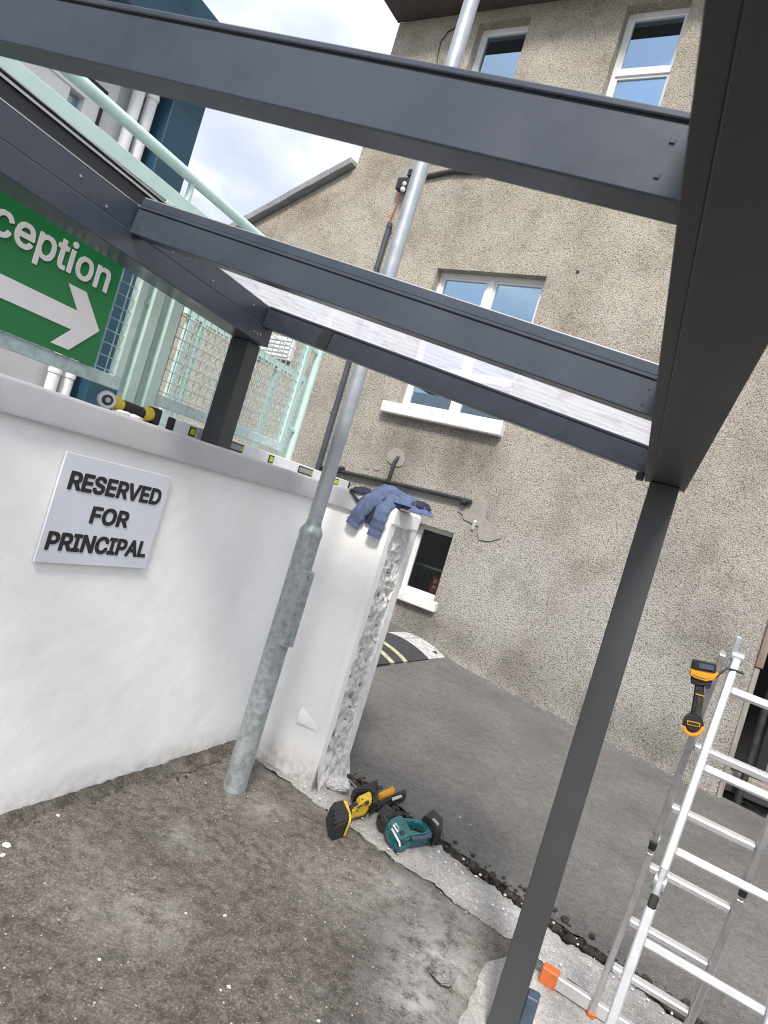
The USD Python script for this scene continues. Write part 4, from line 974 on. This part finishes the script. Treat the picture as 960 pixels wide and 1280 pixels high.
heap(jt(452, 624, .015, 1.562), DR, PD, .075, .05, .030, 9, 'fleece_dark', 'hood', 5.0, .9)
cloth([((jt(438, 622, -.030, 1.562), .006), (jt(449, 637, -.035, 1.515), .007)), ((jt(438, 622, -.03, 1.562), .006), (jt(462, 622, -.02, 1.575), .012)), ((jt(449, 637, -.035, 1.515), .007), (jt(462, 622, -.02, 1.57), .012))], 'fleece_dark', 5, amp=.004, name='hood', length=.007)
def sleeve(px, o, r, mat, seed, name):
    pts = [jp(x, y, q) for (x, y), q in zip(px, o)]
    sl_ = obj(name, None, mat, jk) if False else None
    # flattened tube: rings wide along the wall, thin out of it
    rings = []; n = 20
    fine = []
    for i in range(len(pts) - 1):
        for k in range(8):
            u = k / 8
            fine.append((pts[i] * (1 - u) + pts[i + 1] * u, r[i][0] * (1 - u) + r[i + 1][0] * u, r[i][1] * (1 - u) + r[i + 1][1] * u))
    fine.append((pts[-1], *r[-1]))
    for i, (p, a, b) in enumerate(fine):
        q0, q1 = fine[max(0, i - 1)][0], fine[min(len(fine) - 1, i + 1)][0]
        t = U(*(q1 - q0)); sd = np.cross(NR, t); sd /= np.linalg.norm(sd); nn = np.cross(t, sd)
        th = np.linspace(0, 2 * np.pi, n, endpoint=False)
        cuff = i > len(fine) - 6
        wob = (1.0 if cuff else 1.06) + (.06 if cuff else .34) * (meshkit.noise(np.stack([np.cos(th) * 1.3 + seed, np.sin(th) * 1.3, th * 0 + i * .30], -1), seed) - .5)
        rings.append(p + (a * np.cos(th) * wob)[:, None] * sd + (b * np.sin(th) * wob)[:, None] * nn)
    V = np.vstack(rings); F = []
    for i in range(len(fine) - 1):
        for k in range(n):
            A_, B_ = i * n + k, i * n + (k + 1) % n
            F += [[A_, B_, B_ + n], [A_, B_ + n, A_ + n]]
    # inner cuff, closed a little way up the sleeve
    inner = rings[-1] * .86 + fine[-1][1] * 0; inner = fine[-1][0] + (rings[-1] - fine[-1][0]) * .84; deep = inner + (fine[-3][0] - fine[-1][0])
    V = np.vstack([V, inner, deep, deep.mean(0)[None], rings[0].mean(0)[None]]); b0 = (len(fine) - 1) * n; i0 = len(fine) * n; d0 = i0 + n; c0_ = d0 + n
    for k in range(n):
        k2 = (k + 1) % n
        F += [[b0 + k, b0 + k2, i0 + k2], [b0 + k, i0 + k2, i0 + k], [i0 + k, i0 + k2, d0 + k2], [i0 + k, d0 + k2, d0 + k], [d0 + k, d0 + k2, c0_], [k2, k, c0_ + 1]]
    obj(name, trimesh.Trimesh(V, np.array(F), process=False), mat, jk, smooth=50)
sleeve([(500, 622), (483, 618), (463, 627), (449, 641), (443, 651), (439, 657)], [-.07, -.02, .026, .034, .030, .030], [(.040, .022), (.046, .026), (.046, .020), (.044, .016), (.041, .013), (.043, .014)], 'fleece_blue', 11, 'sleeve')
sleeve([(500, 628), (488, 627), (478, 638), (474, 650), (470, 661), (466, 671)], [-.06, -.01, .030, .044, .038, .038], [(.034, .020), (.040, .022), (.038, .017), (.040, .015), (.039, .013), (.042, .014)], 'fleece_blue', 12, 'sleeve')
sleeve([(484, 628), (468, 636), (463, 646), (460, 655)], [.0, .016, .016, .014], [(.03, .015), (.030, .010), (.028, .009), (.022, .006)], 'fleece_dark', 14, 'lining')
# ---------------------------------------------------------------- cordless tools
def gtool(par, name, px, z0, th, mat, b=.006, sm=35, hole=None, base=(400, 960, 170 / 960)):
    ox, oy, s = base
    Q = [G(ox + x * s, oy + y * s, z0 + th * .5) for x, y in px]
    c = Q[0]
    h = np.array([PD, PN]); N = U(*GN)
    X = U(*(EF - N * (EF @ N))); Y = np.cross(N, X)
    p = Polygon([((q - c) @ X, (q - c) @ Y) for q in Q])
    if hole:
        p = p.difference(Polygon([((q - c) @ X, (q - c) @ Y) for q in [G(ox + x * s, oy + y * s, z0 + th * .5) for x, y in hole]]))
    p = p.buffer(.004).buffer(-.004)
    if p.geom_type != 'Polygon':
        p = max(p.geoms, key=lambda g: g.area)
    return obj(name, bevel_extr(p, th, frame(c - N * th / 2, X, Y, N), min(b, th * .3)), mat, par, smooth=sm)
dr = thing('hammer_drill', 'yellow and black cordless hammer drill lying by the broken wall end', 'drill', tuple(G(450, 1010)))
gtool(dr, 'battery', [(55, 320), (75, 290), (150, 270), (200, 380), (190, 430), (110, 462), (75, 430)], .004, .085, 'black_plastic', .012)
gtool(dr, 'battery_rail', [(143, 272), (176, 285), (205, 385), (197, 432), (182, 436), (186, 390)], .012, .078, 'yellow_tool', .006)
gtool(dr, 'grip', [(180, 300), (240, 250), (275, 290), (210, 345)], .022, .045, 'black_rubber', .012)
gtool(dr, 'motor_housing', [(252, 238), (330, 200), (352, 220), (356, 265), (330, 297), (262, 312), (222, 334), (216, 320), (266, 290)], .012, .075, 'yellow_tool', .016)
gtool(dr, 'vent', [(315, 240), (342, 228), (347, 250), (322, 264)], .085, .006, 'black_plastic', .001)
gtool(dr, 'gear_case', [(225, 175), (370, 120), (395, 108), (405, 150), (382, 170), (402, 230), (392, 280), (358, 300), (352, 220), (330, 200), (240, 210)], .012, .07, 'black_plastic', .016)
gtool(dr, 'side_handle', [(398, 198), (488, 152), (512, 162), (512, 192), (500, 202), (418, 222)], .03, .040, 'amber_tool', .012)
gtool(dr, 'handle_end', [(490, 152), (508, 148), (520, 175), (510, 200), (498, 200)], .026, .048, 'amber_tool', .010)
gtool(dr, 'chuck', [(395, 262), (470, 212), (590, 168), (610, 190), (602, 215), (560, 217), (480, 252), (402, 292)], .015, .045, 'black_rubber', .014)
gtool(dr, 'chuck_sleeve', [(505, 212), (572, 190), (580, 206), (512, 232)], .061, .004, 'aluminium', .001)
q0, q1 = G(400 + 205 * .177, 960 + 82 * .177, .035), G(400 + 275 * .177, 960 + 160 * .177, .045)
obj('drill_bit', tube([q0, q1], .0055, 10), 'steel_bright', dr, smooth=40)
sw = thing('reciprocating_saw', 'teal green cordless saw with loop handle lying on the concrete strip', 'saw', tuple(G(505, 1040)))
gtool(sw, 'body', [(480, 390), (550, 360), (572, 372), (604, 420), (628, 466), (700, 486), (760, 468), (792, 500), (740, 518), (640, 532), (578, 566), (545, 562), (480, 492), (458, 430)], .004, .062, 'teal_tool', .018)
gtool(sw, 'handle', [(562, 368), (640, 372), (712, 386), (742, 405), (775, 430), (802, 480), (782, 505), (735, 490), (722, 428), (640, 404), (588, 398)], .016, .038, 'teal_tool', .012)
gtool(sw, 'handle_grip', [(640, 480), (700, 492), (770, 462), (790, 488), (735, 506), (650, 512)], .060, .010, 'blue_grey_plastic', .004)
gtool(sw, 'gear_case', [(405, 340), (440, 282), (462, 280), (545, 350), (480, 390), (460, 430), (420, 402)], .008, .058, 'black_rubber', .016)
gtool(sw, 'badge', [(512, 405), (535, 388), (568, 440), (548, 455)], .066, .002, 'sign_print_white', .0005)
gtool(sw, 'knob', [(565, 445), (590, 440), (602, 458), (590, 474), (568, 468)], .066, .005, 'black_rubber', .001)
gtool(sw, 'battery', [(715, 375), (785, 325), (858, 400), (850, 482), (802, 512), (772, 432)], .010, .075, 'black_plastic', .014)
gtool(sw, 'battery_label', [(790, 362), (806, 352), (842, 395), (832, 408)], .085, .002, 'aluminium_dark', .0005)
gtool(sw, 'piping', [(500, 430), (512, 424), (566, 520), (570, 556), (560, 556), (552, 526)], .066, .002, 'light_cladding', .0005)

def gtext(par, txt, c_px, e_px, h, up, mat, base=(400, 960, 170 / 960)):
    ox, oy, k_ = base
    a = G(ox + c_px[0] * k_, oy + c_px[1] * k_, up); b = G(ox + e_px[0] * k_, oy + e_px[1] * k_, up)
    N = U(*GN); X = U(*(b - a)); Y = np.cross(N, X)
    m = fat(txt, .02, .001); v, f = arr(m); w = np.linalg.norm(b - a) / np.ptp(v[:, 0])
    v = a + np.outer(v[:, 0] * w, X) + np.outer(v[:, 1] * h, Y) + np.outer(v[:, 2], N)
    obj('lettering', trimesh.Trimesh(v, f, process=False), mat, par)
gtext(sw, 'makita', (522, 398), (560, 452), .016, .0682, 'teal_tool')
gtext(dr, 'DEWALT', (268, 288), (318, 258), .012, .0875, 'print_black')
for k in range(5):
    gtool(dr, 'rib', [(75 + 8 * k, 300 + 30 * k), (140 + 9 * k, 282 + 26 * k), (143 + 9 * k, 288 + 26 * k), (78 + 8 * k, 306 + 30 * k)], .088, .003, 'black_rubber', .0006)
for k in range(4):
    gtool(sw, 'vent', [(560 + 16 * k, 500 + 3 * k), (566 + 16 * k, 498 + 3 * k), (572 + 16 * k, 522 + 2 * k), (566 + 16 * k, 524 + 2 * k)], .0655, .002, 'black_plastic', .0004)
for x, y in ((500, 470), (548, 545), (590, 395), (690, 505), (770, 490)):
    gtool(sw, 'screw', [(x - 5, y - 5), (x + 5, y - 5), (x + 5, y + 5), (x - 5, y + 5)], .0655, .0025, 'black_plastic', .0005)
for x, y in ((262, 300), (345, 272), (300, 222)):
    gtool(dr, 'screw', [(x - 5, y - 5), (x + 5, y - 5), (x + 5, y + 5), (x - 5, y + 5)], .0865, .002, 'black_plastic', .0005)
# ---------------------------------------------------------------- ladder
AP = np.array([1.293, 2.319, 1.393])
psi, lam = .471, .046
LX = np.array([math.cos(psi) * math.cos(lam), -math.sin(psi) * math.cos(lam), -math.sin(lam)])
LF = np.array([math.sin(psi), math.cos(psi), 0]); LZ = np.cross(LX, LF)
ld = thing('ladder', 'folding aluminium step ladder standing open on the right', 'ladder', (1.3, 2.35, -.16))
kf, kr = .274, .22
WD = .37
XR = (-.044, .262)
def lad(x, h, side):   # along one leg: h metres below the apex
    return AP + LX * x + (LF * (-kf * h if side < 0 else kr * h)) - LZ * h
def leg_axes(side):
    d = U(*(lad(0, 1, side) - lad(0, 0, side))); n = np.cross(LX, d)
    return d, n
def rail(x, h0, h1, side, wx, wn, mat, name='rail'):
    d, n = leg_axes(side)
    a, b = lad(x, h0, side), lad(x, h1, side)
    return obj(name, bx((a + b) / 2, (LX, n, d), (wx / 2, wn / 2, np.linalg.norm(b - a) / 2), .004), mat, ld, smooth=False)
def rung(x0, x1, h, side, mat='aluminium', wn=.034, wd=.026):
    d, n = leg_axes(side)
    a, b = lad(x0, h, side), lad(x1, h, side)
    r = obj('rung', bx((a + b) / 2, (LX, n, d), (np.linalg.norm(b - a) / 2, wn / 2, wd / 2), .005), mat, ld)
    return r
gzl = lambda P: float(ground_z(P[0], P[1]))
HF, HR = 1.545, 1.52
xi, xo = .025, WD - .025
# front legs in two lengths round the middle hinge; lower one is set outward
for k, x in enumerate((0.0, WD)):
    rail(x, .03, .72, -1, .026, .062, 'aluminium'); rail(x, .83, HF, -1, .030, .064, 'aluminium')
    d, n = leg_axes(-1)
    hg = obj('hinge', bx(lad(x, .775, -1), (LX, n, d), (.012, .030, .085), .010), 'aluminium_dark', ld)
    obj('hinge_disc', tube([lad(x, .76, -1) - LX * .018, lad(x, .76, -1) + LX * .018], .030, 20), 'galvanised', hg, smooth=40)
    obj('hinge_lock', bx(lad(x, .815, -1) - n * .022, (LX, n, d), (.013, .014, .022), .005), 'black_plastic', hg)
    xr = XR[k]
    rail(xr, .02, .72, 1, .024, .060, 'aluminium_dark'); rail(xr, .80, HR, 1, .024, .058, 'aluminium_dark')
    d2, n2 = leg_axes(1)
    hg = obj('hinge', bx(lad(xr, .76, 1), (LX, n2, d2), (.010, .028, .055), .008), 'steel_bright', ld)
    obj('hinge_disc', tube([lad(xr, .755, 1) - LX * .015, lad(xr, .755, 1) + LX * .015], .026, 18), 'galvanised', hg, smooth=40)
    obj('hinge_lock', bx(lad(xr, .77, 1) - n2 * .024, (LX, n2, d2), (.013, .010, .018), .004), 'black_plastic', hg)
    ah = obj('apex_hinge', bx(lad(x, .0, -1) + LX * (xr - x) * .35 - LZ * .01, (LX, LF, LZ), (.010, .020, .060), .009), 'galvanised_light', ld)
    obj('hinge_disc', tube([lad(x, .02, -1) - LX * .018, lad(x, .02, -1) + LX * .018], .022, 20), 'galvanised', ah, smooth=40)
    obj('rail_cap', bx(lad(x, HF + .02, -1), (LX, n, d), (.020, .036, .025), .006), 'orange_plastic', ld)
    obj('rail_cap', bx(lad(xr, HR + .012, 1), (LX, n2, d2), (.016, .033, .02), .006), 'orange_plastic', ld)
for h in (.13, .39, .655, .93, 1.19):
    rung(.013, WD - .013, h, -1)
for h in (.37, .615, .865, 1.10, 1.31):
    rung(XR[0] + .012, XR[1] - .012, h, 1)
# stabiliser bar with orange end caps across the rear foot
sb0 = G(690, 1223, .035); sb1 = sb0 + U(*(LX * np.array([1, 1, 1.3]))) * .95
sx_ = U(*(sb1 - sb0)); sy_ = U(*np.cross(Z3, sx_)); sz_ = np.cross(sx_, sy_)
obj('stabiliser_bar', bx((sb0 + sb1) / 2, (sx_, sy_, sz_), (.475, .016, .026), .004), 'aluminium', ld)
for s in (0, 1):
    e = sb0 if s == 0 else sb1
    obj('bar_foot', bx(e + sx_ * (-.012 if s == 0 else .012) - sz_ * .004, (sx_, sy_, sz_), (.034, .026, .040), .006), 'orange_plastic', ld)

# ---------------------------------------------------------------- impact driver tied to the ladder
DP = np.array([1.20, 2.30, 1.3]); DN = U(-.40, -.916, 0)
idr = thing('impact_driver', 'yellow and black cordless driver hanging head down on the ladder top', 'driver', tuple(hit(868, 905, DP, DN)))
def vtool(par, name, px, o, th, mat, b=.006):
    Q = [hit(800 + x * 160 / 931, 780 + y * 160 / 931, DP + DN * (o + th), DN) for x, y in px]
    X = np.array([-DN[1], DN[0], 0]); c = Q[0]
    p = Polygon([((q - c) @ X, (q - c) @ Z3) for q in Q]).buffer(.003).buffer(-.003)
    return obj(name, bevel_extr(p, th, frame(c - DN * th, X, Z3, DN), min(b, th * .3)), mat, par, smooth=35)
vtool(idr, 'battery', [(385, 262), (470, 278), (560, 300), (553, 358), (430, 338), (372, 322)], -.035, .07, 'black_plastic', .008)
vtool(idr, 'battery_label', [(428, 282), (470, 290), (540, 306), (536, 340), (432, 322)], .035, .002, 'blue_grey_plastic', .0005)
vtool(idr, 'foot', [(368, 322), (430, 337), (500, 352), (577, 364), (532, 412), (480, 422), (400, 397), (360, 372)], -.032, .068, 'amber_tool', .010)
vtool(idr, 'foot', [(370, 378), (400, 396), (480, 421), (532, 409), (512, 470), (482, 477), (472, 452), (396, 446), (372, 436)], -.028, .056, 'black_plastic', .010)
vtool(idr, 'grip', [(402, 440), (472, 456), (464, 560), (442, 690), (366, 670), (385, 560)], -.018, .040, 'black_rubber', .014)
vtool(idr, 'grip_trim', [(405, 505), (468, 522), (468, 530), (404, 513)], .021, .002, 'amber_tool', .0004)
cc = (388, 738); circ = lambda r, a0, a1, n=26: [(cc[0] + r * math.cos(a), cc[1] + r * .98 * math.sin(a)) for a in np.linspace(a0, a1, n)]
vtool(idr, 'head', circ(78, 0, 2 * math.pi * .97), -.05, .085, 'black_plastic', .016)
vtool(idr, 'head_ring', circ(84, .15, math.pi - .05) + circ(58, math.pi - .15, .25), -.045, .083, 'amber_tool', .004)
bdg = Polygon(); 
vtool(idr, 'badge', [(343, 700), (438, 722), (436, 752), (343, 732)], .035, .0025, 'amber_tool', .0005)
vtool(idr, 'badge', [(350, 708), (431, 727), (430, 745), (350, 726)], .0375, .0012, 'black_plastic', .0003)
tie0 = hit(895, 846, DP + DN * .02, DN); tie1 = lad(0, .06, -1)
obj('cable_tie', tube([tie0, (tie0 + tie1) / 2 + Z3 * .018 + DN * .02, tie1 + DN * .03, tie1 + LX * .03 + DN * .035], .004, 8), 'black_plastic', idr, smooth=True)

# ---------------------------------------------------------------- rubber speed ramp by the house
A_ = G(557, 819, .07); B_ = G(472, 828, .06); A_[2] = B_[2] = 0
rd = U(*(B_ - A_)); rn = np.array([-rd[1], rd[0], 0])
if rn @ EF > 0: rn = -rn
rp = thing('speed_ramp', 'black white and yellow rubber speed ramp lying by the low window', 'speed ramp', tuple(A_ + rn * .3))
L = float(np.linalg.norm(B_ - A_)); dep = .60
def seg(s0, s1, u0, u1, mat, name, lift=0.0, n=10):
    def fn(S, Uv):
        q = A_ + S[..., None] * rd + (Uv * dep)[..., None] * rn
        z = ground_z(q[..., 0], q[..., 1]) + lane_rise((q - F0) @ EF, -(q - F0) @ NF * -1) + .012 + .045 * np.sin(np.pi * np.clip(Uv, 0, 1)) ** .8 + lift
        q = q.copy(); q[..., 2] = z
        return q
    m = grid(fn, np.linspace(s0, s1, 6), np.linspace(u0, u1, n))
    if m.face_normals[:, 2].mean() < 0: m = trimesh.Trimesh(m.vertices, m.faces[:, ::-1], process=False)
    v, f = arr(m); low = v.copy(); low[:, 2] = low[:, 2] - .03
    nb = len(v); k = np.arange(6 * n).reshape(6, n); ring = np.concatenate([k[:, 0], k[-1, 1:], k[-2::-1, -1], k[0, -2:0:-1]])
    sd = []
    for a, b in zip(ring, np.roll(ring, -1)): sd += [[a, b, b + nb], [a, b + nb, a + nb]]
    sd = np.array(sd)
    return obj(name, trimesh.Trimesh(np.vstack([v, low]), np.vstack([f, sd, sd[:, ::-1]]), process=False), mat, rp, smooth=30)
def G2s(x, y): P = G(x, y, .065); return float((P - A_) @ rd)
k1, k2, k3 = G2s(536, 821), G2s(511, 824), G2s(484, 825.5)
seg(.0, k1, 0, .62, 'ramp_white', 'white_block'); seg(.0, k1, .64, 1, 'ramp_white', 'white_block')
seg(k1 + .005, k2, 0, 1, 'ramp_black', 'black_block', n=18)
seg(k2 + .005, k2 + .10, 0, .95, 'ramp_yellow', 'yellow_block', n=18)
seg(k2 + .105, k2 + .30, 0, 1, 'ramp_black', 'black_block', n=18)
seg(k2 + .305, k2 + .40, 0, .95, 'ramp_yellow', 'yellow_block', n=18)
seg(k2 + .405, L + .9, 0, 1, 'ramp_black', 'black_block', n=18)
for u in (.12, .2, .3):
    seg(.06 + u * .3, .09 + u * .3, .10, .17, 'ramp_black', 'slot', .003, 3)

# small leftovers
P = CP(.085, 2.66, bz + .12)
obj('plastic_packer', bx(P + Z3 * -.05, (E1, E2, Z3), (.022, .03, .055), .004), 'blue_grey_plastic', label='blue grey plastic block wedged against the near canopy post', cat='packer')
cbl = [G(x, y, .006) for x, y in ((918, 1000), (932, 1003), (945, 1012), (955, 1026), (964, 1040), (985, 1060))]
obj('ground_cable', tube(cbl, .005, 6), 'pipe_black', smooth=True, label='thin dark cable lying on the lane beyond the ladder', cat='cable')
